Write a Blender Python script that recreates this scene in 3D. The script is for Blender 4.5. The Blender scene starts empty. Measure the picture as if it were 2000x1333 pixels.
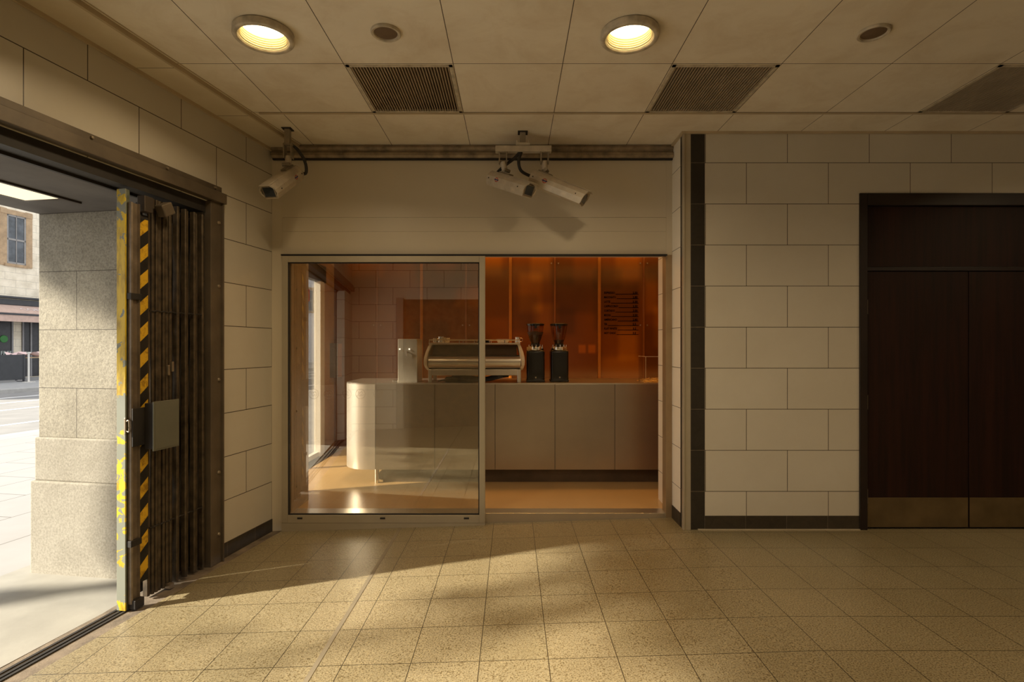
import bpy, bmesh, math, random
from mathutils import Vector, Matrix
random.seed(7)
S = bpy.context.scene
COL = S.collection
PI = math.pi

# ------------------------------------------------------------------ helpers
class MB:
    """collects shapes into one mesh"""
    def __init__(s): s.bm = bmesh.new()
    def _add(s, tmp, M=None):
        if M is not None: bmesh.ops.transform(tmp, matrix=M, verts=tmp.verts)
        me = bpy.data.meshes.new('tmp'); tmp.to_mesh(me); tmp.free()
        s.bm.from_mesh(me); bpy.data.meshes.remove(me); return s
    def box(s, x0, x1, y0, y1, z0, z1, bev=0, M=None, seg=2):
        t = bmesh.new(); bmesh.ops.create_cube(t, size=1)
        bmesh.ops.transform(t, verts=t.verts, matrix=Matrix.Translation(((x0+x1)/2, (y0+y1)/2, (z0+z1)/2)) @
                            Matrix.Diagonal((abs(x1-x0), abs(y1-y0), abs(z1-z0), 1)))
        if bev: bmesh.ops.bevel(t, geom=t.edges[:], offset=bev, segments=seg, affect='EDGES', profile=.5)
        return s._add(t, M)
    def cyl(s, p0, p1, r0, r1=None, n=16, cap=True):
        r1 = r0 if r1 is None else r1
        p0, p1 = Vector(p0), Vector(p1); d = p1-p0
        t = bmesh.new()
        bmesh.ops.create_cone(t, cap_ends=cap, segments=n, radius1=r0, radius2=r1, depth=d.length)
        return s._add(t, Matrix.Translation((p0+p1)/2) @ d.to_track_quat('Z', 'Y').to_matrix().to_4x4())
    def prism(s, pts, vec, M=None, bev=0):
        """polygon (3-D points) extruded along vec"""
        t = bmesh.new()
        a = [t.verts.new(p) for p in pts]; b = [t.verts.new(Vector(p)+Vector(vec)) for p in pts]
        t.faces.new(a); t.faces.new(list(reversed(b)))
        n = len(pts)
        for i in range(n): t.faces.new((a[i], b[i], b[(i+1) % n], a[(i+1) % n]))
        bmesh.ops.recalc_face_normals(t, faces=t.faces)
        if bev: bmesh.ops.bevel(t, geom=t.edges[:], offset=bev, segments=2, affect='EDGES')
        return s._add(t, M)
    def lathe(s, prof, c=(0, 0, 0), n=32, M=None):
        t = bmesh.new(); rings = []
        for r, z in prof:
            rings.append([t.verts.new((c[0]+r*math.cos(2*PI*i/n), c[1]+r*math.sin(2*PI*i/n), c[2]+z)) for i in range(n)])
        for a, b in zip(rings, rings[1:]):
            for i in range(n):
                t.faces.new((a[i], a[(i+1) % n], b[(i+1) % n], b[i]))
        for rg, r in ((rings[0], prof[0][0]), (rings[-1], prof[-1][0])):
            if r < 1e-3: bmesh.ops.pointmerge(t, verts=rg, merge_co=(c[0], c[1], rg[0].co.z))
        return s._add(t, M)
    def tube(s, pts, r, n=8):
        pts = [Vector(p) for p in pts]; t = bmesh.new(); rings = []
        for i, p in enumerate(pts):
            d = (pts[min(i+1, len(pts)-1)] - pts[max(i-1, 0)]).normalized()
            q = d.to_track_quat('Z', 'Y')
            rings.append([t.verts.new(p + q @ Vector((r*math.cos(2*PI*k/n), r*math.sin(2*PI*k/n), 0))) for k in range(n)])
        for a, b in zip(rings, rings[1:]):
            for k in range(n): t.faces.new((a[k], a[(k+1) % n], b[(k+1) % n], b[k]))
        t.faces.new(rings[0][::-1]); t.faces.new(rings[-1])
        return s._add(t)
    def quad(s, *p):
        t = bmesh.new(); t.faces.new([t.verts.new(q) for q in p]); return s._add(t)
    def build(s, name, mat, parent=None, M=None, smooth=None):
        me = bpy.data.meshes.new(name)
        bmesh.ops.remove_doubles(s.bm, verts=s.bm.verts, dist=1e-5) if smooth else None
        if smooth: 
            for f in s.bm.faces: f.smooth = True
        s.bm.to_mesh(me); s.bm.free()
        if smooth:
            me.set_sharp_from_angle(angle=math.radians(smooth))
        me.materials.append(mat)
        o = bpy.data.objects.new(name, me); COL.objects.link(o)
        if parent is not None: o.parent = parent
        if M is not None: o.matrix_local = M
        return o

def smoothcurve(pts, n=6):
    P = [Vector(p) for p in pts]; out = []
    for i in range(len(P)-1):
        p0, p1, p2, p3 = P[max(i-1, 0)], P[i], P[i+1], P[min(i+2, len(P)-1)]
        for k in range(n):
            t = k/n
            out.append(.5*((2*p1)+(-p0+p2)*t+(2*p0-5*p1+4*p2-p3)*t*t+(-p0+3*p1-3*p2+p3)*t**3))
    out.append(P[-1]); return out

def thing(name, label, cat, loc=(0, 0, 0), rz=0, group=None):
    o = bpy.data.objects.new(name, None); COL.objects.link(o)
    o.location = loc; o.rotation_euler = (0, 0, rz); o.empty_display_size = .1
    o['label'] = label; o['category'] = cat
    if group: o['group'] = group
    return o
def tag(o, label, cat, group=None):
    o['label'] = label; o['category'] = cat
    if group: o['group'] = group
    return o
def struct(o, label=None, cat=None):
    o['kind'] = 'structure'
    if label: o['label'] = label
    if cat: o['category'] = cat
    return o
def copy_tree(o, parent=None):
    c = o.copy(); COL.objects.link(c)
    if parent is not None: c.parent = parent
    for ch in list(o.children): copy_tree(ch, c)
    return c

# ------------------------------------------------------------------ materials
def lin(r, g, b):
    f = lambda c: (c/255/12.92) if c/255 <= .04045 else ((c/255+.055)/1.055)**2.4
    return (f(r), f(g), f(b), 1)
class NT:
    def __init__(s, name):
        s.m = bpy.data.materials.new(name); s.m.use_nodes = True
        s.t = s.m.node_tree; s.n = s.t.nodes; s.b = s.n['Principled BSDF']; s.out = s.n['Material Output']
    def new(s, typ, **kw):
        nd = s.n.new(typ)
        for k, v in kw.items(): setattr(nd, k, v)
        return nd
    def link(s, a, b): s.t.links.new(a, b)
    def coords(s, off=(0, 0, 0), rot=(0, 0, 0), scale=(1, 1, 1), src='Object'):
        tc = s.new('ShaderNodeTexCoord'); mp = s.new('ShaderNodeMapping')
        mp.inputs['Location'].default_value = off; mp.inputs['Rotation'].default_value = rot
        mp.inputs['Scale'].default_value = scale
        s.link(tc.outputs[src], mp.inputs['Vector']); return mp.outputs['Vector']
    def noise(s, vec, scale, detail=4, rough=.55, dist=0):
        nd = s.new('ShaderNodeTexNoise'); nd.inputs['Scale'].default_value = scale
        nd.inputs['Detail'].default_value = detail; nd.inputs['Roughness'].default_value = rough
        nd.inputs['Distortion'].default_value = dist
        s.link(vec, nd.inputs['Vector']); return nd.outputs['Fac']
    def ramp(s, fac, stops):
        r = s.new('ShaderNodeValToRGB'); e = r.color_ramp.elements
        while len(e) < len(stops): e.new(.5)
        for el, (p, c) in zip(e, stops): el.position = p; el.color = c if len(c) == 4 else (*c, 1)
        s.link(fac, r.inputs['Fac']); return r.outputs['Color']
    def mix(s, fac, a, b, mode='MIX'):
        m = s.new('ShaderNodeMix', data_type='RGBA', blend_type=mode)
        for sock, v in ((m.inputs['Factor'], fac), (m.inputs[6], a), (m.inputs[7], b)):
            if isinstance(v, (int, float)): sock.default_value = v
            elif isinstance(v, tuple): sock.default_value = v if len(v) == 4 else (*v, 1)
            else: s.link(v, sock)
        return m.outputs[2]
    def bump(s, h, strength=.2, dist=.01):
        b = s.new('ShaderNodeBump'); b.inputs['Strength'].default_value = strength
        b.inputs['Distance'].default_value = dist
        s.link(h, b.inputs['Height']); s.link(b.outputs['Normal'], s.b.inputs['Normal'])
    def set(s, **kw):
        for k, v in kw.items():
            k = {'color': 'Base Color', 'rough': 'Roughness', 'metal': 'Metallic', 'spec': 'Specular IOR Level'}.get(k, k)
            if isinstance(v, (int, float, tuple)): s.b.inputs[k].default_value = v
            else: s.link(v, s.b.inputs[k])
        return s
def plain(name, col, rough=.5, metal=0, var=.12, scale=6, bump=0, spec=.5):
    t = NT(name); v = t.coords()
    n = t.noise(v, scale, 5)
    dark = tuple(c*(1-var) for c in col[:3])+(1,); lite = tuple(min(1, c*(1+var)) for c in col[:3])+(1,)
    t.set(color=t.ramp(n, [(.3, dark), (.7, lite)]), rough=rough, metal=metal, spec=spec)
    if bump: t.bump(t.noise(v, scale*12, 4), bump, .003)
    return t.m
def emit(name, col, strength):
    t = NT(name); t.set(color=col, rough=.6)
    t.b.inputs['Emission Color'].default_value = col; t.b.inputs['Emission Strength'].default_value = strength
    return t.m
def glassmat(name, tint=(1, 1, 1, 1), ior=1.5, rough=0.0, spec=1.0):
    t = NT(name); t.n.remove(t.b)
    tr = t.new('ShaderNodeBsdfTransparent'); tr.inputs['Color'].default_value = tint
    gl = t.new('ShaderNodeBsdfGlossy'); gl.inputs['Roughness'].default_value = rough
    gl.inputs['Color'].default_value = (spec, spec, spec, 1)
    lwt = t.new('ShaderNodeLayerWeight'); lwt.inputs['Blend'].default_value = .5
    f0 = ((ior-1)/(ior+1))**2
    pw = t.new('ShaderNodeMath', operation='POWER'); t.link(lwt.outputs['Facing'], pw.inputs[0]); pw.inputs[1].default_value = 4.5
    fr = t.new('ShaderNodeMath', operation='MULTIPLY_ADD'); t.link(pw.outputs[0], fr.inputs[0]); fr.inputs[1].default_value = (1-f0)*.9; fr.inputs[2].default_value = f0
    mx = t.new('ShaderNodeMixShader')
    t.link(fr.outputs[0], mx.inputs[0]); t.link(tr.outputs[0], mx.inputs[1]); t.link(gl.outputs[0], mx.inputs[2])
    t.link(mx.outputs[0], t.out.inputs['Surface']); return t.m

def tilemat(name, off, rot, w, h, mortar, c1, c2, cm, offset=.5, rough=.35, stain=.15, extra=None, bump=.15):
    """bricks laid over object x/y after the mapping"""
    t = NT(name); v = t.coords(off, rot)
    b = t.new('ShaderNodeTexBrick', offset=offset, offset_frequency=2)
    t.link(v, b.inputs['Vector'])
    for k, x in (('Scale', 1), ('Mortar Size', mortar), ('Mortar Smooth', .1), ('Bias', 0), ('Brick Width', w), ('Row Height', h)):
        b.inputs[k].default_value = x
    b.inputs['Color1'].default_value = c1; b.inputs['Color2'].default_value = c2; b.inputs['Mortar'].default_value = cm
    col = b.outputs['Color']; v2 = t.coords()
    n = t.noise(v2, 1.7, 6, .65)
    col = t.mix(stain, col, t.ramp(n, [(.3, (.5, .42, .3, 1)), (.65, (1, 1, 1, 1))]), 'MULTIPLY')
    if extra: col = extra(t, col, v2, b)
    t.set(color=col, rough=rough)
    inv = t.new('ShaderNodeMath', operation='SUBTRACT'); inv.inputs[0].default_value = 1
    t.link(b.outputs['Fac'], inv.inputs[1]); t.bump(inv.outputs[0], bump, .004)
    return t.m

TILE = (.60, .555, .46, 1); TILE2 = (.565, .52, .43, 1); GROUT = (.05, .033, .018, 1)
Z0 = .28
R90 = (-PI/2, 0, 0)   # object (x,z) -> texture (x,y)
def wallmap(xo):      # mapping: rotate so y_tex = z
    return (xo, -Z0+.301*20, 0), (-PI/2, 0, 0)
o_, r_ = wallmap(0)
# right wall: joints at x = 1.717 + .6k on rows k=7 ; the other rows half a tile over
M_tile_right = tilemat('wall_tile_right', (-1.717+12+.0, -Z0+.301*20, 0), r_, .6, .301, .0022, TILE, TILE2, GROUT)
M_tile_left = tilemat('wall_tile_left', (-.304+.304+12.16, -Z0+.301*20, 0), r_, .608, .301, .0026, TILE, TILE2, GROUT)
M_tile_rear = tilemat('wall_tile_rear', (12, -Z0+.301*20, 0), r_, .6, .301, .003, (.86, .80, .69, 1), (.82, .76, .65, 1), GROUT)  # tile paled to stand in for sun and sky reaching this wall
M_tile_return = tilemat('wall_tile_return', (12.1, -Z0+.301*20, 0), (-PI/2, -PI/2, 0), 3.7, .301, .0022, (.86,.79,.67,1), (.83,.76,.64,1), GROUT, offset=0)  # tile paled to stand in for daylight from the street opening
M_slate = tilemat('slate_tile', (8.7, -Z0+.301*20, 0), r_, .6, .301, .002, (.018, .014, .010, 1), (.026, .021, .015, 1), (.16, .13, .09, 1), rough=.42,
                  offset=0, extra=lambda t, c, v, b: t.mix(.5, c, t.ramp(t.noise(v, 16, 8, .7, .8), [(.35, (.5, .5, .5, 1)), (.7, (1.6, 1.5, 1.35, 1))]), 'MULTIPLY'))
M_base = tilemat('base_slate_tile', (-1.71+12, 1, 0), r_, .3, 4, .0015, (.035, .027, .018, 1), (.045, .035, .024, 1), (.16, .13, .09, 1), rough=.42, offset=0,
                  extra=lambda t, c, v, b: t.mix(.5, c, t.ramp(t.noise(v, 16, 8, .7, .8), [(.35, (.5, .5, .5, 1)), (.7, (1.6, 1.5, 1.35, 1))]), 'MULTIPLY'))
def speck(t, c, v, b):
    n1 = t.noise(v, 150, 2, .6)
    s1 = t.ramp(n1, [(.37, (.34, .27, .17, 1)), (.50, (1, 1, 1, 1))])
    n2 = t.noise(v, 120, 2, .5, .4)
    s2 = t.ramp(n2, [(.50, (.95, .95, .95, 1)), (.66, (1.22, 1.2, 1.15, 1))])
    c = t.mix(b.outputs['Fac'], t.mix(1, t.mix(.9, c, s1, 'MULTIPLY'), s2, 'MULTIPLY'), c)
    d = t.noise(v, .9, 5, .6)
    return t.mix(.5, c, t.ramp(d, [(.3, (.66, .62, .5, 1)), (.62, (1, 1, 1, 1))]), 'MULTIPLY')
M_floor = tilemat('terrazzo_floor', (-1.069+3.03, -2.368+3.025*2, 0), (0, 0, 0), .303, .3025, .0020,
                  (.30, .252, .155, 1), (.275, .232, .14, 1), (.035, .026, .014, 1), offset=0, rough=.36, extra=speck, bump=.1)
M_ceil = tilemat('ceiling_panels', (.327+6.09, -2.988+.618*20, 0), (0, 0, 0), .609, .618, .0022,
                 (.84, .765, .63, 1), (.81, .735, .60, 1), (.06, .04, .02, 1), offset=0, rough=.5, stain=.2,
                 extra=lambda t, c, v, b: t.mix(.28, c, t.ramp(t.noise(v, 3.5, 8, .7, .5), [(.34, (.62, .5, .34, 1)), (.55, (1, 1, 1, 1))]), 'MULTIPLY'))
M_panel = plain('painted_panel', (.56, .49, .37, 1), .38, var=.05, scale=1.2)
M_trimcol = plain('cream_trim', (.50, .40, .26, 1), .45)
M_bronze = plain('brown_steel', (.12, .092, .062, 1), .5, .3, var=.25, scale=5, bump=.1)
M_bronze_d = plain('dark_brown_steel', (.06, .045, .033, 1), .5, .3, var=.25, scale=5, bump=.1)
M_blackish = plain('grimy_black_metal', (.018, .014, .011, 1), .65, var=.4, scale=8, bump=.2)
M_alu = plain('anodised_aluminium', (.42, .365, .27, 1), .42, .35, var=.05)
M_gasket = plain('black_rubber', (.012, .01, .009, 1), .7)
M_cavity = plain('dark_cavity', (.05, .035, .022, 1), .9)
M_steel = plain('brushed_steel', (.62, .57, .50, 1), .28, .9, var=.04, scale=2)
M_counter = plain('brushed_counter_steel', (.40, .345, .28, 1), .33, .85, var=.08, scale=1.8)
M_chrome = plain('polished_chrome', (.8, .78, .74, 1), .12, 1, var=.02)
M_white = plain('white_enamel', (.75, .72, .66, 1), .25, var=.03)
M_cream_lit = plain('warm_lit_enamel', (.72, .60, .42, 1), .25, var=.03)  # white enamel with the warm shop light mixed into its colour
M_black = plain('gloss_black', (.006, .005, .0045, 1), .25, var=.1)
M_cctv = plain('camera_housing_paint', (.50, .43, .33, 1), .42, .1, var=.18, scale=14, bump=.05)
M_bracket = plain('bracket_steel', (.30, .25, .18, 1), .5, .3, var=.2, scale=20)
M_lens = plain('smoked_window', (.04, .045, .05, 1), .08, var=.05)
M_red = plain('roundel_red', (.45, .03, .02, 1), .5)
M_blue = plain('roundel_blue', (.02, .03, .14, 1), .5)
M_bolt = plain('bolt_head', (.35, .29, .21, 1), .35, .7)
M_beans = plain('coffee_beans', (.07, .032, .013, 1), .5, var=.6, scale=90, bump=.4)
M_txt = plain('menu_ink', (.002, .001, .001, 1), .9, spec=.05)
M_hopper = glassmat('hopper_plastic', (.74, .56, .36, 1), 1.55, .08)
M_glass = glassmat('door_glass', (.88, .87, .84, 1), 2.4, 0)
M_glass_case = glassmat('case_acrylic', (.93, .90, .85, 1), 1.4)
M_edge = plain('acrylic_edge', (.75, .60, .38, 1), .3)
M_frost = plain('etched_glass_mark', (.42, .36, .29, 1), .6)
M_wire = plain('black_cable', (.02, .016, .012, 1), .55)

# wood
t = NT('dark_mahogany'); v = t.coords(scale=(1, 1, .05))
g = t.noise(v, 38, 8, .65, .3); g2 = t.noise(t.coords(scale=(1, 1, .02)), 6, 5, .6)
c = t.ramp(g, [(.3, (.009, .0028, .0014, 1)), (.7, (.025, .0072, .0035, 1))])
t.set(color=t.mix(.7, c, t.ramp(g2, [(.3, (.5, .5, .5, 1)), (.7, (1.5, 1.35, 1.2, 1))]), 'MULTIPLY'), rough=.55, spec=.25); M_wood = t.m
M_wood_d = plain('door_frame_wood', (.012, .005, .003, 1), .45, var=.3)
M_kick = plain('brass_kick_plate', (.20, .145, .075, 1), .42, .75, var=.22, scale=4)

# amber wall
t = NT('amber_wall'); v = t.coords()
sxyz = t.new('ShaderNodeSeparateXYZ'); t.link(v, sxyz.inputs[0])
def edge(sock, c, h, soft):
    a = t.new('ShaderNodeMath', operation='SUBTRACT'); t.link(sock, a.inputs[0]); a.inputs[1].default_value = c
    b = t.new('ShaderNodeMath', operation='ABSOLUTE'); t.link(a.outputs[0], b.inputs[0])
    r = t.new('ShaderNodeMapRange', interpolation_type='SMOOTHSTEP'); t.link(b.outputs[0], r.inputs['Value'])
    r.inputs['From Min'].default_value = h+soft; r.inputs['From Max'].default_value = max(0, h-soft); return r.outputs[0]
base = t.ramp(t.noise(v, 1.1, 3, .5), [(.35, (.125, .031, .0018, 1)), (.65, (.185, .050, .003, 1))])
L1, D1, HOT = (1.7, 2.0, 2.0, 1), (.62, .66, .8, 1), (2.4, 2.4, 2.0, 1)  # brightest pair paints reflections into the colour; the rest is blurred stock
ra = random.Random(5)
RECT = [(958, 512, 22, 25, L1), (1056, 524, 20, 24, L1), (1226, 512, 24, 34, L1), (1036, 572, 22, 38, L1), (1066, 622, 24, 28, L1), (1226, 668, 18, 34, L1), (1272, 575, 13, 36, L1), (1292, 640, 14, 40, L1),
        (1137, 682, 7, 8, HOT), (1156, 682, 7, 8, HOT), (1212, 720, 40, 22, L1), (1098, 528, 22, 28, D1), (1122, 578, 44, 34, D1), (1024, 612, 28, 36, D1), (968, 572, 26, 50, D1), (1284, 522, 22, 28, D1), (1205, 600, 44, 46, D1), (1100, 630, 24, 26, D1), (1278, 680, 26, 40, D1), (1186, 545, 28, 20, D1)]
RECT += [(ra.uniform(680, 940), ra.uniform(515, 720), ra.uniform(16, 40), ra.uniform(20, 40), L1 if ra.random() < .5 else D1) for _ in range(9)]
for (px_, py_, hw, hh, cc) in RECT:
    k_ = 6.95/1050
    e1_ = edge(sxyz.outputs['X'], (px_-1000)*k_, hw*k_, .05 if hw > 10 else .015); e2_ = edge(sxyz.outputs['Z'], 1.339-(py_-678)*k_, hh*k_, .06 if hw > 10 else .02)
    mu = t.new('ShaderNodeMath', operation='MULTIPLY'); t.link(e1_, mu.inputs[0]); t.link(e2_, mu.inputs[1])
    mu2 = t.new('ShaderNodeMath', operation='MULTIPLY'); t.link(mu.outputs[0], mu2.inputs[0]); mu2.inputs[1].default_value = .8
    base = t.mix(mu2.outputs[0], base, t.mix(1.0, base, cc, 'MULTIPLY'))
t.set(color=base, rough=.25, spec=.4); M_amber = t.m
M_amber_rib = plain('amber_joint', (.34, .115, .008, 1), .35, var=.1)
M_amber_thin = plain('amber_thin_joint', (.21, .060, .006, 1), .4, var=.1)
M_shopfloor = plain('resin_floor', (.49, .32, .145, 1), .26, var=.05, scale=2)
M_shopceil = plain('shop_ceiling', (.45, .28, .13, 1), .7)
M_shopwall = plain('shop_side_wall', (.42, .25, .11, 1), .5)
# striped warning tape
t = NT('hazard_tape'); v = t.coords(rot=(0, 0, 0))
sx = t.new('ShaderNodeSeparateXYZ'); t.link(v, sx.inputs[0])
a = t.new('ShaderNodeMath', operation='MULTIPLY_ADD'); t.link(sx.outputs['X'], a.inputs[0]); a.inputs[1].default_value = .85
t.link(sx.outputs['Z'], a.inputs[2])
m = t.new('ShaderNodeMath', operation='PINGPONG'); t.link(a.outputs[0], m.inputs[0]); m.inputs[1].default_value = .074
st = t.new('ShaderNodeMath', operation='GREATER_THAN'); t.link(m.outputs[0], st.inputs[0]); st.inputs[1].default_value = .037
c = t.mix(st.outputs[0], (.012, .010, .008, 1), (.62, .36, .015, 1))
t.set(color=t.mix(.8, c, t.ramp(t.noise(v, 25, 6, .7), [(.36, (.35, .3, .25, 1)), (.5, (1, 1, 1, 1))]), 'MULTIPLY'), rough=.5); M_tape = t.m
# chipped yellow post: more grey undercoat lower down, shade painted in at the top
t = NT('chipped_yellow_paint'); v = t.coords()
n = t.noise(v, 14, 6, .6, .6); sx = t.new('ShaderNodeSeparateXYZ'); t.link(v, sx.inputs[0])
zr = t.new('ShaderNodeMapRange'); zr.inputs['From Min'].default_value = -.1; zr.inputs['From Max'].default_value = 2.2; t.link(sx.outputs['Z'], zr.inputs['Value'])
wear_shade = t.ramp(zr.outputs[0], [(0, (.44, .44, .44, 1)), (.18, (.47, .47, .47, 1)), (.33, (.54, .54, .54, 1)), (.40, (.40, .40, .40, 1)), (.50, (.38, .38, .38, 1)), (.53, (.62, .62, .62, 1)), (.75, (.6, .6, .6, 1)), (.86, (.52, .52, .52, 1)), (1, (.50, .50, .50, 1))])
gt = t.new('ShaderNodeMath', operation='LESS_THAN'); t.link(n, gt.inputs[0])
bw = t.new('ShaderNodeSeparateColor'); t.link(wear_shade, bw.inputs[0]); t.link(bw.outputs[0], gt.inputs[1])
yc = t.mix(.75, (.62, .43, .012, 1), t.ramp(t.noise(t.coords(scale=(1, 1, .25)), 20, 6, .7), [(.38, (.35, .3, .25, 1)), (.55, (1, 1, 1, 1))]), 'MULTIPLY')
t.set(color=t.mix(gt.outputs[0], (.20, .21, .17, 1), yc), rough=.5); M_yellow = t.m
M_picket = plain('rusty_gate_steel', (.075, .054, .032, 1), .5, .4, var=.5, scale=18, bump=.25)
M_channel = plain('worn_channel_steel', (.20, .155, .11, 1), .42, .5, var=.3, scale=12, bump=.1)
M_lockbox = plain('grey_green_enamel', (.15, .15, .115, 1), .4, .2, var=.08)
# stone
def stonemat(name, c1, c2, jw, jh, off, rot, chisel=1.0, mortar=.0022):
    t = NT(name); v = t.coords()
    b = t.new('ShaderNodeTexBrick', offset=.5); t.link(t.coords(off, rot), b.inputs['Vector'])
    for k, x in (('Scale', 1), ('Mortar Size', mortar), ('Mortar Smooth', .3), ('Brick Width', jw), ('Row Height', jh)): b.inputs[k].default_value = x
    n = t.noise(v, 80, 6, .75); n2 = t.noise(v, 2.5, 5, .6)
    c = t.ramp(n, [(.32, c2), (.62, c1)])
    c = t.mix(.8, c, t.ramp(n2, [(.3, (.72, .70, .66, 1)), (.6, (1, 1, 1, 1))]), 'MULTIPLY')
    t.set(color=t.mix(b.outputs['Fac'], c, (.05, .04, .03, 1)), rough=.85)
    h = t.noise(v, 42, 6, .65, .7); a = t.new('ShaderNodeMath', operation='SUBTRACT')
    t.link(h, a.inputs[0]); t.link(b.outputs['Fac'], a.inputs[1]); t.bump(a.outputs[0], .42*chisel, .018)
    return t.m
M_stone = stonemat('chiselled_granite', (.35, .32, .255, 1), (.17, .152, .118, 1), 1.3, .381, (.80+6.5, 1.978, 0), (-PI/2, -PI/2, 0), .5)
M_stone_p = stonemat('smooth_granite', (.36, .332, .275, 1), (.21, .19, .152, 1), 60, 60, (9, 9, 0), (-PI/2, -PI/2, 0), .2)
M_sand = stonemat('sandstone', (.92, .85, .70, 1), (.84, .72, .54, 1), .9, .34, (0, 0, 0), (-PI/2, 0, 0), .3, .003)
M_quoin = plain('brown_stone_surround', (.42, .29, .17, 1), .8, var=.2)
M_soffit = plain('grey_plaster_soffit', (.12, .108, .10, 1), .8, var=.22, scale=3, bump=.2)
M_conc = plain('passage_concrete', (.30, .285, .25, 1), .7, var=.15, scale=3, bump=.2)
M_rough = plain('broken_screed', (.15, .115, .08, 1), .9, var=.5, scale=9, bump=.6)
M_pave = tilemat('paving_slabs', (0, 0, 0), (0, 0, 0), 1.2, .62, .006, (.33, .325, .325, 1), (.31, .305, .305, 1), (.14, .13, .12, 1), rough=.8)
M_road = plain('asphalt', (.24, .235, .23, 1), .85, var=.12, scale=2)
M_kerb = plain('kerb_stone', (.40, .39, .37, 1), .8)
M_line = plain('road_paint', (.85, .85, .84, 1), .6)
M_awn = plain('dusty_pink_canvas', (.56, .40, .33, 1), .8)
M_dark = plain('dark_shopfront', (.035, .033, .035, 1), .35, var=.3)
M_winglass = plain('dark_window_glass', (.09, .10, .11, 1), .1, var=.5, scale=2.2)
M_sash = plain('sash_paint', (.30, .28, .26, 1), .5)
M_cloth = plain('pinkish_cloth', (.75, .55, .53, 1), .8)
M_straw = plain('paper_straw', (.85, .50, .14, 1), .6, var=.3, scale=50)
M_banner = plain('charcoal_canvas', (.05, .052, .056, 1), .7)

# ------------------------------------------------------------------ frame constants
CAMZ = 1.339; CEIL = 2.914; YB = 4.219; YR = 3.9375; XR = 1.257
SHADE_LEAVES = [((0, -.6, 6.9), 2.8, 3.0, 1.5, 3500, .17), ((0, -1.0, 5.35), 1.5, 2.7, .36, 2600, .12),
          ((.1, -1.08, 4.40), .55, .30, .45, 75, .10), ((.2, -2.3, 3.6), .9, 1.7, .45, 70, .12)]  # leaf clusters of the added tree, shaped to dapple and cut the floor sun
C0 = Vector((-1.885, YB, 0)); AL = math.atan2(-.9848, -.1735)
LW = Matrix.Translation(C0) @ Matrix.Rotation(AL, 4, 'Z')     # local (s, n, z) of the left wall
def fz(x): return .031*(x-1.35) if x < 1.35 else 0.0            # floor falls towards the street
def lw(s, n, z=0): return LW @ Vector((s, n, z))

# ------------------------------------------------------------------ SETTING
# floor (folds at x=1.35), skewed left edge
m = MB()
def fp(x, y, dz=0): return (x, y, fz(x)+dz)
e0 = lw(-.0, .10); e1 = lw(5.6, .10)
XE = 8.0; YR0 = -1.1
m.quad(fp(e1.x, e1.y), fp(1.35, e1.y), fp(1.35, YB+.02), (fp(e0.x, YB+.02)))
m.quad(fp(1.35, e1.y), fp(XE, e1.y), fp(XE, YB+.02), fp(1.35, YB+.02))
fl = struct(m.build('floor', M_floor))
m = MB()
m.prism([fp(-.878, 4.21, -.004), fp(-.856, 4.21, -.004), fp(-.856, -1.1, -.004), fp(-.878, -1.1, -.004)], (0, 0, .0055))
m.build('movement_joint', plain('joint_strip', (.20, .165, .11, 1), .6), fl)
# screed strip beside the wall
m = MB()
zs = -.112
m.prism([lw(-.02, .10, 0)+Vector((0, 0, fz(-1.8)-.006)), lw(5.6, .10)+Vector((0, 0, fz(-2.7)-.008)), lw(5.6, -.14)+Vector((0, 0, fz(-2.9)-.012)), lw(-.02, -.14)+Vector((0, 0, fz(-2.0)-.012))], (0, 0, -.05))
st_ = struct(m.build('trim_1', M_rough), 'rough screed strip between tiles and left wall', 'screed')
def gz(s, n): p = lw(s, n); return fz(p.x)
m = MB()
for n0, n1, dz in ((-.045, -.03, .006), (-.02, -.004, .004), (-.085, -.07, .002)):
    m.prism([(1.25, n0, gz(1.25, n0)-.01), (1.25, n1, gz(1.25, n0)-.01), (5.0, n1, gz(5, n0)-.01), (5.0, n0, gz(5, n0)-.01)], (0, 0, .004+dz))
rail = m.build('gate_floor_track', M_blackish, None, LW)
tag(rail, 'black steel floor track for the folding gate in the left opening', 'track')

# ceiling with holes
LIGHTS = [(-1.24, 2.685), (.587, 2.685)]
LIGHTS_ADDED = [(-1.24, .83), (.587, .83), (2.414, .83), (4.24, .83), (4.24, 2.685)]  # added fill lamps out of view, lighting the rest of the hall
GR = [(-.936, 2.992), (.891, 2.992), (2.718, 2.992)]
t_ = bmesh.new(); ed = []
def loop(pts):
    vs = [t_.verts.new(p) for p in pts]
    for i in range(len(vs)): ed.append(t_.edges.new((vs[i], vs[(i+1) % len(vs)])))
a = lw(-.02, -.02); b = lw(5.6, -.02)
loop([(a.x, YB+.03, CEIL), (XR+.03, YB+.03, CEIL), (XR+.03, YR+.03, CEIL), (XE, YR+.03, CEIL), (XE, b.y, CEIL), (b.x, b.y, CEIL)])
for (x, y) in LIGHTS+LIGHTS_ADDED:
    loop([(x+.117*math.cos(2*PI*i/32), y+.117*math.sin(2*PI*i/32), CEIL) for i in range(32)])
for (x, y) in GR:
    loop([(x+.02, y+.02, CEIL), (x+.589, y+.02, CEIL), (x+.589, y+.597, CEIL), (x+.02, y+.597, CEIL)])
bmesh.ops.triangle_fill(t_, use_beauty=True, use_dissolve=False, edges=ed)
mm = MB(); mm._add(t_)
ceil = struct(mm.build('ceiling', M_ceil))
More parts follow.
